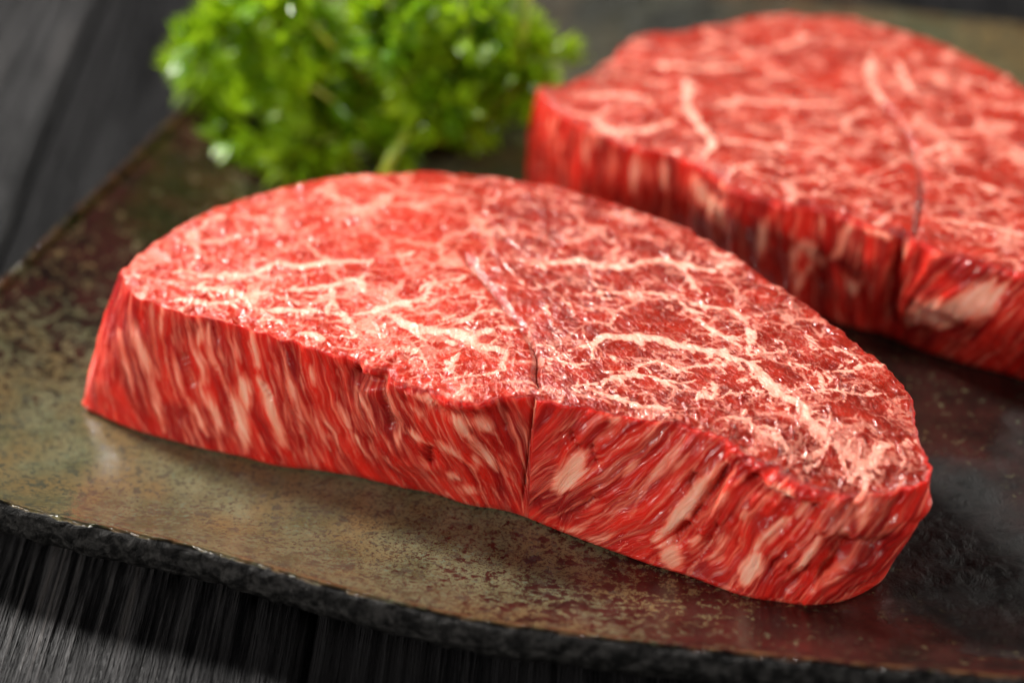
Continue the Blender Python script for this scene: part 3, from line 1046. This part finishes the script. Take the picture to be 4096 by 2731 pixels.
TOPV = [
    (c4((420, 780), (560, 745), (640, 700), (800, 705), (950, 700), (1100, 725), (1250, 770), (1400, 795), (1550, 830), (1650, 860), (1760, 890)), 0.105, 1.0),
    (c4((1720, 870), (1800, 920), (1880, 1010), (1940, 1080), (2020, 1150), (2140, 1200), (2230, 1260)) + c5((1060, 740), (1180, 820), (1240, 880)), 0.12, 0.9),
    (c5((1240, 880), (1330, 895), (1400, 930), (1480, 970), (1600, 995), (1660, 930), (1740, 895)), 0.085, 0.9),
    (c5((1240, 885), (1150, 920), (1040, 930)), 0.07, 0.6),
    (c5((1480, 975), (1540, 1050), (1560, 1140)), 0.06, 0.6),
    (c4((340, 370), (600, 352), (850, 350), (960, 340), (1100, 362), (1220, 392), (1300, 470), (1400, 550), (1500, 640), (1620, 710), (1700, 760), (1760, 840)), 0.052, 1.0),
    (c4((1770, 860), (1790, 720), (1790, 640), (1740, 560), (1680, 500), (1560, 470), (1400, 450), (1280, 392)), 0.055, 1.0),
    (c4((1760, 850), (1900, 830), (2060, 820), (2130, 780)), 0.045, 1.0),
    (c4((0, 130), (140, 112), (330, 102), (430, 90), (560, 120), (700, 142), (850, 140), (960, 92), (1080, 80), (1220, 110), (1300, 112), (1420, 150), (1520, 160), (1600, 110), (1800, 85)), 0.075, 0.8),
    (c4((1600, 110), (1560, 50), (1500, 0)), 0.05, 0.6),
    (c4((1220, 110), (1290, 180), (1350, 270), (1340, 330)), 0.045, 0.6),
    (c4((350, 1090), (480, 1080), (640, 1045), (800, 1010), (950, 1000), (1050, 1040), (1150, 1085), (1250, 1125)), 0.06, 0.8),
    (c4((480, 1080), (560, 1140), (700, 1180), (820, 1210), (950, 1250), (1100, 1262), (1220, 1285)), 0.055, 0.8),
    (c4((1060, 880), (1140, 920), (1220, 970), (1330, 942), (1450, 932), (1560, 925), (1640, 885)), 0.05, 1.0),
    (c4((560, 760), (550, 830), (540, 880)), 0.035, 0.6),
    (c4((650, 830), (720, 850), (730, 900)), 0.03, 0.6),
    (c4((1490, 1060), (1520, 1140), (1480, 1200), (1420, 1130)), 0.06, 0.9),
    (c4((1380, 1220), (1400, 1150), (1450, 1100)), 0.05, 0.6),
    (c4((880, 940), (950, 910), (1060, 880)), 0.05, 0.8),
    (c4((120, 850), (260, 880), (400, 910), (500, 900)), 0.035, 1.0),
    (c4((60, 750), (180, 760), (300, 800)), 0.03, 1.0),
    (c4((640, 980), (760, 970), (880, 990)), 0.03, 0.8),
    (c5((370, 740), (500, 742), (600, 770), (700, 820), (850, 860), (920, 920)), 0.06, 0.8),
    (c5((960, 300), (1080, 370), (1170, 400), (1180, 490), (1210, 520)), 0.045, 1.0),
    (c5((1170, 385), (1300, 372), (1420, 372), (1500, 330), (1600, 310)), 0.045, 1.0),
    (c5((1000, 70), (1100, 130), (1200, 190), (1300, 190), (1400, 232), (1490, 315)), 0.03, 1.2),
    (c5((1070, 600), (1130, 560), (1210, 520), (1400, 545), (1560, 540), (1700, 520)), 0.028, 1.3),
    (c5((1640, 880), (1720, 890), (1800, 900), (1860, 850)), 0.04, 1.0),
    (c5((1800, 900), (1880, 1000)), 0.03, 0.8),
    (c5((600, 40), (640, 60), (620, 160), (600, 190)), 0.04, 0.8),
    (c5((600, 190), (720, 225), (880, 215)), 0.03, 1.0),
    (c5((940, 640), (860, 690), (760, 660)), 0.03, 1.0),
    (c5((340, 600), (440, 560), (520, 560), (680, 545)), 0.028, 1.0),
    # left lobe
    (c2((40, 1105), (200, 1095), (340, 1040), (500, 1010), (620, 985)), 0.075, 1.0),
    (c2((200, 1095), (340, 1130), (440, 1190), (560, 1232), (700, 1250), (850, 1262), (960, 1310), (1040, 1380), (1180, 1392), (1250, 1440), (1200, 1540)), 0.125, 1.0),
    (c2((960, 1310), (1060, 1270), (1130, 1240)), 0.09, 0.8),
    (c2((880, 1190), (960, 1135), (1080, 1090), (1200, 1090), (1270, 1110)), 0.06, 0.9),
    (c2((1180, 1220), (1280, 1230), (1370, 1215)), 0.05, 0.6),
    (c2((560, 940), (610, 890), (740, 870), (880, 850), (950, 815)), 0.055, 0.9),
    (c2((980, 980), (1060, 1000), (1160, 1010)), 0.03, 0.8),
    (c2((680, 1170), (780, 1150), (840, 1120)), 0.05, 0.6),
    (c2((330, 660), (420, 635), (520, 625)), 0.05, 0.6),
    (c1((560, 372), (700, 372), (850, 390), (1000, 392), (1150, 402), (1300, 370), (1400, 322), (1520, 332), (1650, 342), (1800, 312), (2000, 290), (2180, 290)), 0.085, 0.7),
    (c1((760, 500), (900, 522), (1080, 552), (1200, 562), (1330, 545)), 0.10, 0.9),
    (c1((1140, 560), (1220, 620), (1180, 660)), 0.13, 0.5),
    (c1((1180, 655), (1300, 690), (1500, 692), (1700, 690), (1790, 705)), 0.095, 0.8),
    (c1((1500, 532), (1650, 512), (1820, 490), (1950, 462), (2060, 442), (2120, 530)), 0.085, 0.9),
    (c1((1850, 500), (1860, 600), (1800, 665), (1820, 715)), 0.065, 0.8),
    (c1((560, 612), (700, 602), (850, 632), (1000, 622), (1150, 602)), 0.065, 0.7),
    (c1((1940, 700), (1980, 760), (2020, 780)), 0.10, 0.6),
    (c1((300, 420), (420, 430), (560, 460), (700, 470)), 0.04, 0.9),
    (c1((1250, 770), (1400, 760), (1480, 790)), 0.06, 0.9),
    (c3((0, 265), (120, 275), (180, 330)), 0.07, 0.9),
    (c3((330, 290), (420, 300), (470, 270)), 0.05, 0.9),
    (c3((540, 240), (620, 270), (700, 290)), 0.07, 0.9),
    (c3((820, 425), (900, 430), (970, 425)), 0.075, 0.8),
    (c3((1180, 330), (1240, 350)), 0.07, 0.5),
    (c3((1270, 620), (1200, 560), (1280, 440)), 0.05, 0.9),
    (c3((1150, 640), (1300, 620), (1500, 600), (1640, 560)), 0.045, 1.0),
    (c3((1250, 740), (1340, 700), (1500, 680)), 0.035, 1.0),
]
SIDES = [
    (c8((420, 120), (440, 300), (520, 600), (620, 900), (670, 1150)), 34), (c8((330, 350), (430, 700), (480, 1030)), 12),
    (c8((660, 150), (650, 400)), 9), (c8((720, 480), (770, 650), (840, 860)), 22), (c8((870, 880), (950, 1030), (1020, 1180)), 15),
    (c8((850, 300), (900, 480), (960, 620), (985, 740), (965, 790), (1020, 900), (1090, 1050), (1130, 1280)), 15),
    (c8((1050, 250), (1020, 400), (1060, 560), (1130, 680), (1190, 900), (1240, 1050)), 18), (c8((1150, 270), (1190, 500), (1210, 680)), 11),
    (c8((1240, 280), (1260, 450), (1270, 640)), 13), (c8((1130, 370), (1130, 500), (1160, 600)), 16), (c8((1320, 690), (1320, 800), (1340, 980)), 42),
    (c8((1200, 720), (1240, 900), (1300, 1080), (1330, 1320)), 38), (c8((1430, 720), (1500, 850), (1560, 1050), (1650, 1350)), 42),
    (c8((1640, 390), (1650, 550), (1700, 750), (1760, 950), (1800, 1200), (1820, 1420)), 36), (c8((1560, 520), (1600, 700), (1660, 900)), 12),
    (c8((1850, 640), (1870, 760)), 16), (c8((1890, 900), (1960, 1050), (2050, 1200), (2130, 1420)), 20), (c8((2150, 850), (2200, 980), (2300, 1150)), 15),
    (c8((1400, 300), (1430, 600)), 9), (c8((960, 350), (940, 450)), 14),
    (c3((690, 560), (660, 640), (720, 780), (760, 900), (800, 980), (800, 1100), (850, 1250)), 28), (c3((450, 700), (560, 880), (660, 1050), (780, 1200), (880, 1330)), 26),
    (c3((900, 640), (1000, 760), (1120, 850), (1170, 900)), 22), (c3((870, 820), (950, 880), (980, 960)), 24), (c3((800, 980), (900, 1060), (1060, 1150)), 18),
    (c3((1120, 1120), (1220, 1200), (1290, 1260)), 24), (c3((1210, 900), (1280, 980), (1330, 1050)), 28), (c3((1330, 900), (1450, 980), (1530, 1060)), 38),
    (c3((1380, 1080), (1480, 1200), (1570, 1350)), 20), (c3((1530, 1180), (1640, 1280), (1690, 1380)), 36), (c3((1730, 860), (1780, 980), (1850, 1150)), 23),
    (c3((1390, 1250), (1430, 1370)), 20), (c3((1170, 1370), (1270, 1430)), 24), (c3((470, 1090), (540, 1220), (600, 1310)), 13), (c3((600, 1150), (680, 1240), (800, 1350)), 18),
    (c3((370, 720), (450, 870), (540, 1020)), 13), (c3((1330, 1480), (1400, 1560)), 36), (c3((100, 850), (180, 1050), (240, 1200)), 14), (c3((300, 820), (400, 1000)), 10),
    (c6((1060, 610), (1000, 720), (940, 830), (885, 920)), 62), (c6((1950, 380), (1870, 520), (1780, 650), (1650, 770), (1560, 900)), 30),
    (c6((2100, 680), (2050, 800), (1980, 900), (1870, 1050), (1760, 1200), (1640, 1320)), 30), (c6((2240, 680), (2140, 740), (2090, 860), (2010, 980), (1900, 1140)), 14),
    (c6((1780, 1370), (1740, 1480)), 60), (c6((840, 1220), (960, 1240), (1100, 1190), (1190, 1120)), 14), (c6((1120, 1320), (1250, 1300), (1330, 1230)), 13),
    (c6((1480, 670), (1380, 790)), 12), (c6((1440, 890), (1350, 1020)), 15), (c6((1390, 540), (1260, 660)), 11), (c6((1490, 1060), (1440, 1150)), 10),
    (c6((2040, 1260), (1920, 1400)), 18), (c6((2220, 1290), (2100, 1480)), 22), (c6((2250, 900), (2040, 1180)), 18), (c6((1380, 280), (1280, 330)), 18),
    (c7((500, 330), (400, 480), (240, 690)), 18), (c7((610, 540), (530, 640)), 22), (c7((440, 760), (270, 990)), 22), (c7((900, 620), (760, 760), (560, 960)), 16),
    (c7((700, 940), (600, 1050), (520, 1150)), 55), (c7((1170, 760), (1030, 980), (900, 1130)), 24), (c7((1080, 480), (990, 580)), 16),
    (c7((1640, 400), (1560, 560), (1470, 700)), 34), (c7((1330, 780), (1400, 700)), 20), (c7((800, 200), (960, 270), (1050, 360)), 30), (c7((1220, 280), (1240, 420)), 14),
    (c7((1350, 270), (1320, 430)), 14), (c7((1420, 1020), (1250, 1100), (1100, 1200)), 20),
]
SEAM = c2((880, 560), (940, 690), (1040, 810), (1140, 930), (1240, 1060), (1350, 1180), (1420, 1280), (1470, 1390), (1490, 1480)) + c3((1880, 600), (1915, 700))
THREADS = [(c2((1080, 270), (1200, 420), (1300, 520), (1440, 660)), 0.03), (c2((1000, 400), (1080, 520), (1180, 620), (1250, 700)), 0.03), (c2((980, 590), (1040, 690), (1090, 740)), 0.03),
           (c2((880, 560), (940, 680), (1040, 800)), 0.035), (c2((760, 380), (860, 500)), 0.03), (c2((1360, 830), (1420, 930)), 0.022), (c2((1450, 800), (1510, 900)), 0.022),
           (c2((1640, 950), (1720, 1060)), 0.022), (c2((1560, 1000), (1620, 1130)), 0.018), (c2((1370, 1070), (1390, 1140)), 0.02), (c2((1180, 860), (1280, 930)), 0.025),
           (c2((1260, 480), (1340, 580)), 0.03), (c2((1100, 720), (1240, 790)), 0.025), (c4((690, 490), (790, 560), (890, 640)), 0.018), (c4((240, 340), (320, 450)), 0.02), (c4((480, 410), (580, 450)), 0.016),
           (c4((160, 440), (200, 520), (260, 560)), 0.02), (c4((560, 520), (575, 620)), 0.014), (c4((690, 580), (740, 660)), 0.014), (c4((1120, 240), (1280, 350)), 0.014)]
FOLDS = [  # ridges and creases of the soft flesh on the cut side: course, half width and height in cm
    (c7((1260, 1090), (1420, 1015), (1600, 970)), 0.17, 0.10), (c7((1150, 1080), (1250, 920), (1420, 850), (1560, 880)), 0.15, -0.20),
    (c7((640, 340), (800, 410), (1000, 480), (1130, 570)), 0.12, -0.15), (c7((780, 180), (940, 270), (1080, 370)), 0.17, 0.12), (c7((1180, 660), (1300, 700), (1400, 700)), 0.13, 0.15),
    (c7((1640, 480), (1660, 700), (1640, 900)), 0.16, -0.10), (c7((1850, 420), (1850, 620), (1800, 800)), 0.2, 0.10), (c7((420, 230), (330, 380), (160, 620)), 0.08, -0.13),
    (c7((470, 340), (360, 520), (230, 740)), 0.07, 0.08), (c7((330, 720), (230, 900), (120, 1050)), 0.08, -0.10), (c7((1400, 480), (1420, 540)), 0.10, -0.14),
    (c6((980, 480), (1010, 560)), 0.09, -0.10), (c6((1140, 600), (1170, 690)), 0.09, -0.12), (c6((1960, 830), (1930, 880)), 0.10, -0.16), (c6((1880, 1230), (1780, 1330)), 0.12, -0.16),
    (c6((1720, 1380), (1760, 1490)), 0.18, 0.10), (c6((900, 1130), (1060, 1080), (1150, 990)), 0.08, -0.05), (c6((880, 1270), (1050, 1260), (1180, 1190)), 0.09, 0.06),
    (c3((470, 600), (560, 640), (640, 620)), 0.14, -0.16), (c3((600, 450), (700, 440)), 0.12, 0.10), (c3((640, 680), (690, 850), (730, 980)), 0.10, -0.11), (c3((1640, 770), (1650, 1000)), 0.10, -0.05),
    (c3((1000, 780), (1100, 860), (1200, 920)), 0.08, -0.06), (c3((1040, 1200), (1060, 1290)), 0.10, -0.10), (c3((1200, 750), (1350, 770), (1500, 740)), 0.14, 0.09),
    (c8((1640, 420), (1690, 760), (1780, 1150)), 0.10, 0.05), (c8((1100, 640), (1190, 880), (1250, 1060)), 0.06, -0.05), (c8((840, 560), (900, 760)), 0.08, -0.07), (c8((1490, 780), (1530, 860)), 0.07, -0.07),
]
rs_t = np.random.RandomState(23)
for k in range(46):                      # further short threads with painted highlights in the wet zone beside the seam
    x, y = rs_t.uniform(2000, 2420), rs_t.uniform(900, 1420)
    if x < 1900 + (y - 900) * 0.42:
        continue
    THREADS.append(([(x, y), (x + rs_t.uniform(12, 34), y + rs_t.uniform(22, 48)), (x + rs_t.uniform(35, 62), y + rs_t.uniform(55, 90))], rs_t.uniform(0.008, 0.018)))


def dens_a(x, y):
    left = x < 1990 + (y - 1000) * 0.36
    return (0.75 if left else 0.6) if y > 950 else 0.5


def dir_a(x, y):
    left = x < 1990 + (y - 1000) * 0.36
    return 0.15 if left else -0.75


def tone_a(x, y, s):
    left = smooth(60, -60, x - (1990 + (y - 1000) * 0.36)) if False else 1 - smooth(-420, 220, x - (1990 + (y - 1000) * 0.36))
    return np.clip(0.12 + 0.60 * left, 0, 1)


def dent_a(X, Y):
    c = PT(3400, 1900, 2.4)
    d = np.hypot((X - c[0]) / 1.7, (Y - c[1]) / 1.0)
    g = -0.14 * np.exp(-d ** 2) * (1 + 0.5 * fbm(X * 1.1, Y * 1.1, 7.7, 2)) + 0.06 * np.exp(-d ** 2) * fbm(X * 1.8, Y * 1.8, 3.7, 2)
    c = PT(1560, 1430, 2.6)
    d = np.hypot((X - c[0]) / 0.5, (Y - c[1]) / 0.35)
    g += 0.12 * np.exp(-d ** 2) * (0.6 + fbm(X * 4, Y * 4, 1.7, 3))
    c = PT(1660, 930, 2.6)
    d = np.hypot((X - c[0]) / 1.0, (Y - c[1]) / 0.5)
    return g - 0.10 * np.exp(-d ** 2)


build_steak('marbled_steak', 'thick marbled raw beef steak whose striped cut side shows whole, along the plate edge', A, 2.6, ((760, 600), (1720, 880)),
            1500, 120, 240, TOPV, SIDES, SEAM,
            dict(small=330, dens=dens_a, dir=dir_a, streaks=420, seam_lean=-0.05, seam_depth=0.085, right_low=0.8, glints=330, foot_out=0.07, folds=FOLDS, threads=THREADS, tone=tone_a, dent=dent_a), 21, 0.011)

# rear steak
A2 = []
def fr2(t, b=None, **k):
    d = dict(t=t, w=1.6, **k)
    if b:
        d['b'] = b
    A2.append(d)
fr2((1243, 195), (1212, 432), r=0.10)
fr2((1262, 235), (1228, 470), r=0.10)
fr2((1303, 264), (1285, 500), r=0.10)
fr2((1358, 297), (1345, 530), r=0.12)
fr2((1441, 330), (1435, 562), r=0.12)
fr2((1551, 352), (1545, 590), r=0.14)
fr2((1615, 388), (1610, 625), r=0.16)
fr2((1665, 412), (1665, 650), r=0.18, a=1.3)
fr2((1730, 440), (1740, 684), r=0.22, a=1.5)
fr2((1809, 462), (1815, 712), r=0.25, a=1.6)
fr2((1891, 470), (1895, 740), r=0.25, a=1.6)
fr2((1974, 500), (1965, 760), r=0.22, a=1.5)
fr2((2050, 528), (2015, 770), r=0.18, a=1.3)
fr2((2105, 540), (2045, 782), r=0.16, a=1.3)
fr2((2150, 562), (2105, 806), r=0.25, a=1.5, k=-0.5)
fr2((2221, 590), (2200, 838), r=0.3, a=1.6, k=-0.6)
fr2((2303, 610), (2295, 862), r=0.3, a=1.5, k=-0.6)
fr2((2390, 630), (2385, 890), r=0.25, a=1.3, k=-0.6)
fr2((2480, 640), (2470, 905), r=0.2)
for t in ((2570, 615), (2610, 560), (2610, 480), (2570, 400), (2500, 310), (2430, 250), (2352, 199), (2303, 166), (2248, 138), (2166, 100), (2084, 72), (2001, 50),
          (1946, 37), (1864, 35), (1809, 30), (1726, 36), (1688, 49), (1617, 58), (1562, 70), (1474, 80), (1435, 99), (1413, 126), (1364, 159), (1309, 188), (1268, 190)):
    A2.append(dict(t=t, w=0.7, o=0.05, r=0.14))
TOP2 = [
    (cb((730, 330), (735, 450), (790, 540), (840, 600), (800, 660)), 0.15, 0.5), (cb((830, 590), (950, 595), (1080, 612), (1150, 592), (1150, 500)), 0.085, 0.6),
    (cb((1080, 612), (1250, 632), (1370, 662)), 0.06, 0.6), (cb((260, 400), (450, 402), (620, 420)), 0.075, 0.6), (cb((840, 450), (930, 422), (1080, 432), (1220, 442), (1400, 442)), 0.085, 0.7),
    (cb((320, 480), (400, 540), (560, 545), (690, 500)), 0.09, 0.7), (cb((900, 740), (950, 702), (1050, 682), (1150, 722)), 0.075, 0.6), (cb((560, 270), (800, 280), (1000, 260)), 0.10, 0.6),
    (cb((1050, 210), (1160, 180), (1240, 170)), 0.09, 0.6), (cb((1700, 640), (1850, 602), (1950, 620)), 0.08, 0.8), (cb((1750, 915), (1900, 930), (2040, 962), (2139, 990)), 0.07, 0.8),
    (cb((1430, 780), (1640, 742)), 0.05, 0.8), (cb((1500, 230), (1500, 330), (1540, 430)), 0.13, 0.6), (cb((1600, 250), (1640, 330), (1700, 420)), 0.08, 0.6), (cb((1780, 300), (1900, 330), (2080, 400)), 0.06, 0.6),
    (cb((1500, 560), (1620, 600)), 0.05, 0.6), (cb((700, 620), (640, 660)), 0.1, 0.4), (cb((1220, 740), (1330, 720), (1450, 690)), 0.05, 0.6), (cb((1760, 750), (1900, 760), (2100, 820)), 0.05, 0.8)]
SIDE2 = [(cb((640, 650), (645, 760), (650, 840)), 42), (cb((760, 730), (800, 820), (870, 900), (920, 1000)), 70), (cb((1080, 890), (1050, 1000), (1020, 1100)), 34),
         (cb((1640, 880), (1480, 900), (1400, 960), (1370, 1050), (1280, 1090), (1200, 1020), (1150, 1180)), 30), (cb((1380, 1130), (1430, 1200), (1520, 1100)), 48), (cb((1640, 980), (1640, 1100)), 26),
         (cb((2100, 1140), (1950, 1250), (1800, 1300), (1650, 1340)), 95), (cb((520, 650), (500, 800)), 18), (cb((200, 560), (220, 740)), 20), (cb((160, 480), (190, 600)), 20), (cb((300, 560), (310, 700)), 16),
         (cb((420, 600), (430, 720)), 14), (cb((560, 650), (580, 780)), 12), (cb((1300, 900), (1310, 1000)), 12), (cb((1250, 1100), (1180, 1220)), 30)]
SEAM2 = cb((1500, 300), (1525, 400), (1620, 520), (1680, 650), (1712, 760), (1690, 940), (1680, 985))


def tone_b(x, y, s):
    return np.full(np.shape(x), 0.30)


def dent_b(X, Y):
    c = PT(3050, 260, 2.5)
    d = np.hypot((X - c[0]) / 1.2, (Y - c[1]) / 0.8)
    return -0.10 * np.exp(-d ** 2) + 0.05 * fbm(X * 0.9, Y * 0.9, 11.7, 3)


th2 = []
for k in range(40):
    x, y = rs_t.uniform(3480, 3900), rs_t.uniform(200, 560)
    th2.append(([(x, y), (x + 18, y + 34), (x + rs_t.uniform(20, 50), y + rs_t.uniform(50, 90))], rs_t.uniform(0.015, 0.03)))
build_steak('marbled_steak', 'raw beef steak with broad pale fat on its cut side, lying behind the other steak', A2, 2.5, ((1560, 240), (2250, 400)),
            760, 60, 110, TOP2, SIDE2, SEAM2,
            dict(small=120, dens=lambda x, y: 0.5, dir=lambda x, y: -0.2, streaks=160, seam_lean=-0.25, seam_depth=0.08, right_low=0.5, threads=th2, tone=tone_b, dent=dent_b, glints=120, folds=[(cb((1640, 960), (1600, 1150), (1585, 1330)), 0.16, -0.26), (cb((1690, 1270), (1830, 1300), (1960, 1290)), 0.45, 0.18), (cb((1640, 940), (1650, 1060)), 0.14, 0.16), (cb((1260, 1080), (1240, 1250)), 0.2, -0.12), (cb((900, 800), (960, 930)), 0.25, 0.10)], film=False, vw=0.55), 35, 0.02)


# ------------------------------------------------------------------ curly parsley
def leaf_mesh(seed):
    rs = np.random.RandomState(seed)
    Vs, Qs, nv = [], [], 0
    for lobe in range(4):
        na, nr = 44, 7
        Aa, Rr = np.meshgrid(np.linspace(-2.3, 2.3, na), np.linspace(0.05, 1, nr))
        k1, p1, p2 = rs.choice([5, 6, 7]), rs.uniform(0, 6), rs.uniform(0, 6)
        rad = Rr * 0.30 * (1 + 0.18 * np.cos(Aa * 3 + p1))
        X = rad * np.cos(Aa) * (1 - 0.40 * Rr ** 2)
        Y = rad * np.sin(Aa) * (1 - 0.40 * Rr ** 2)
        Z = Rr ** 1.5 * 0.17 * np.sin(k1 * Aa + p2) + 0.07 * Rr ** 2 * np.sin(2 * k1 * Aa + p1) + 0.26 * Rr ** 2
        V = np.stack([X, Y, Z], -1).reshape(-1, 3)
        d = Vector((rs.uniform(-1, 1), rs.uniform(-1, 1), rs.uniform(0.1, 1.1)))
        M = np.array(d.to_track_quat('Z', 'Y').to_matrix())
        V = V @ M.T + np.array(d.normalized()) * 0.22
        idx = np.arange(na * nr).reshape(nr, na) + nv
        Qs.append(np.stack([idx[:-1, :-1], idx[:-1, 1:], idx[1:, 1:], idx[1:, :-1]], -1).reshape(-1, 4))
        Vs.append(V)
        nv += len(V)
    me = mesh_from_arrays('leaf', np.vstack(Vs) * CM, np.vstack(Qs))
    me.materials.append(LEAF)
    return me


def tube(pts, r0, r1, nseg=8):
    L = resample(pts, 0.15)
    n = len(L)
    tg = np.gradient(L, axis=0)
    tg /= np.linalg.norm(tg, axis=1)[:, None]
    up = np.array([0.3, 0.8, 0.5])
    a = np.cross(tg, up); a /= np.linalg.norm(a, axis=1)[:, None]
    b = np.cross(tg, a)
    ph = np.linspace(0, 2 * math.pi, nseg, endpoint=False)
    rad = np.linspace(r0, r1, n)[:, None, None]
    V = L[:, None, :] + rad * (np.cos(ph)[None, :, None] * a[:, None, :] + np.sin(ph)[None, :, None] * b[:, None, :])
    V = V.reshape(-1, 3)
    return V, ring_quads(nseg, n)


def build_parsley():
    Y0 = PP(850, 440, 0)[1] + 1.6
    base = np.array([PP(1000, 430, 0)[0], Y0 + 0.6, 0.25])
    root = link('parsley_bunch', None, None, None, 'bunch of bright green curly parsley heaped behind the steaks', 'parsley')
    root.location = Vector(base * CM)
    meshes = [leaf_mesh(50 + k) for k in range(8)]
    clumps = [(470, 150, 62), (450, 120, 45), (545, 60, 62), (600, 150, 90), (530, 250, 70), (560, 330, 62), (590, 400, 52), (545, 420, 36), (640, 60, 60), (720, 100, 60), (690, 200, 80),
              (760, 260, 90), (700, 330, 80), (840, 150, 80), (850, 250, 80), (830, 340, 80), (900, 50, 90), (960, 140, 90), (1000, 230, 100), (930, 300, 80), (1090, 60, 95), (1100, 180, 95),
              (1150, 270, 80), (1060, 320, 80), (1255, 130, 45), (1270, 160, 34), (900, -40, 90), (1050, -40, 100), (620, -20, 60), (780, 400, 60), (1000, 380, 70), (690, 400, 60), (560, 0, 40), (1180, 120, 60), (880, 390, 40)]
    rs = np.random.RandomState(8)
    tips = []
    total = sum(c[2] ** 2 for c in clumps)
    for (x, y, r) in clumps:
        x += 26 if x < 700 else (6 if x < 1050 else -12)
        n = max(3, int(round(298 * r * r / total)))
        dy = rs.uniform(-0.9, 1.3)
        cc = PY(x, y, Y0 + dy)
        cc[2] = max(cc[2], 0.6)
        rad = r / 150.0
        tips.append((cc, rad))
        for k in range(n):
            v = rs.normal(size=3)
            v /= np.linalg.norm(v)
            v *= rad * rs.uniform(0.45, 1.0) ** 0.6
            p = cc + v
            p[2] = max(p[2], 0.35)
            o = link('leaf', meshes[rs.randint(8)], None, root)
            o.location = Vector((p - base) * CM)
            d = Vector(v / np.linalg.norm(v)) + Vector((-0.35, -0.2, 0.5))
            qt = d.to_track_quat('Z', 'Y')
            e = qt @ Matrix.Rotation(rs.uniform(0, 6.28), 3, 'Z').to_quaternion()
            o.rotation_euler = e.to_euler()
            sc = rs.uniform(0.9, 1.4)
            o.scale = (sc, sc, sc)
    for cc, rad in tips[::2]:
        m1 = base * 0.55 + cc * 0.45 + np.array([rs.uniform(-.4, .4), rs.uniform(-.3, .3), rs.uniform(-0.3, 0.2)])
        m1[2] = max(m1[2], 0.3)
        V, q = tube([base, m1, cc], 0.11, 0.05)
        link('stem', mesh_from_arrays('stem', (V - base) * CM, q), STEM, root)
    for pts, r0, r1 in (([PY(1190, 150, Y0 - 0.3), PY(1200, 70, Y0 - 0.3), PY(1205, -40, Y0), PY(1200, -140, Y0 + 0.2)], 0.13, 0.17),
                        ([PY(875, 420, Y0 - 1.4), PY(905, 350, Y0 - 1.4), PY(940, 300, Y0 - 1.0)], 0.14, 0.10)):
        V, q = tube(pts, r0, r1, 10)
        link('stem', mesh_from_arrays('stem', (V - base) * CM, q), STEM, root)


build_parsley()
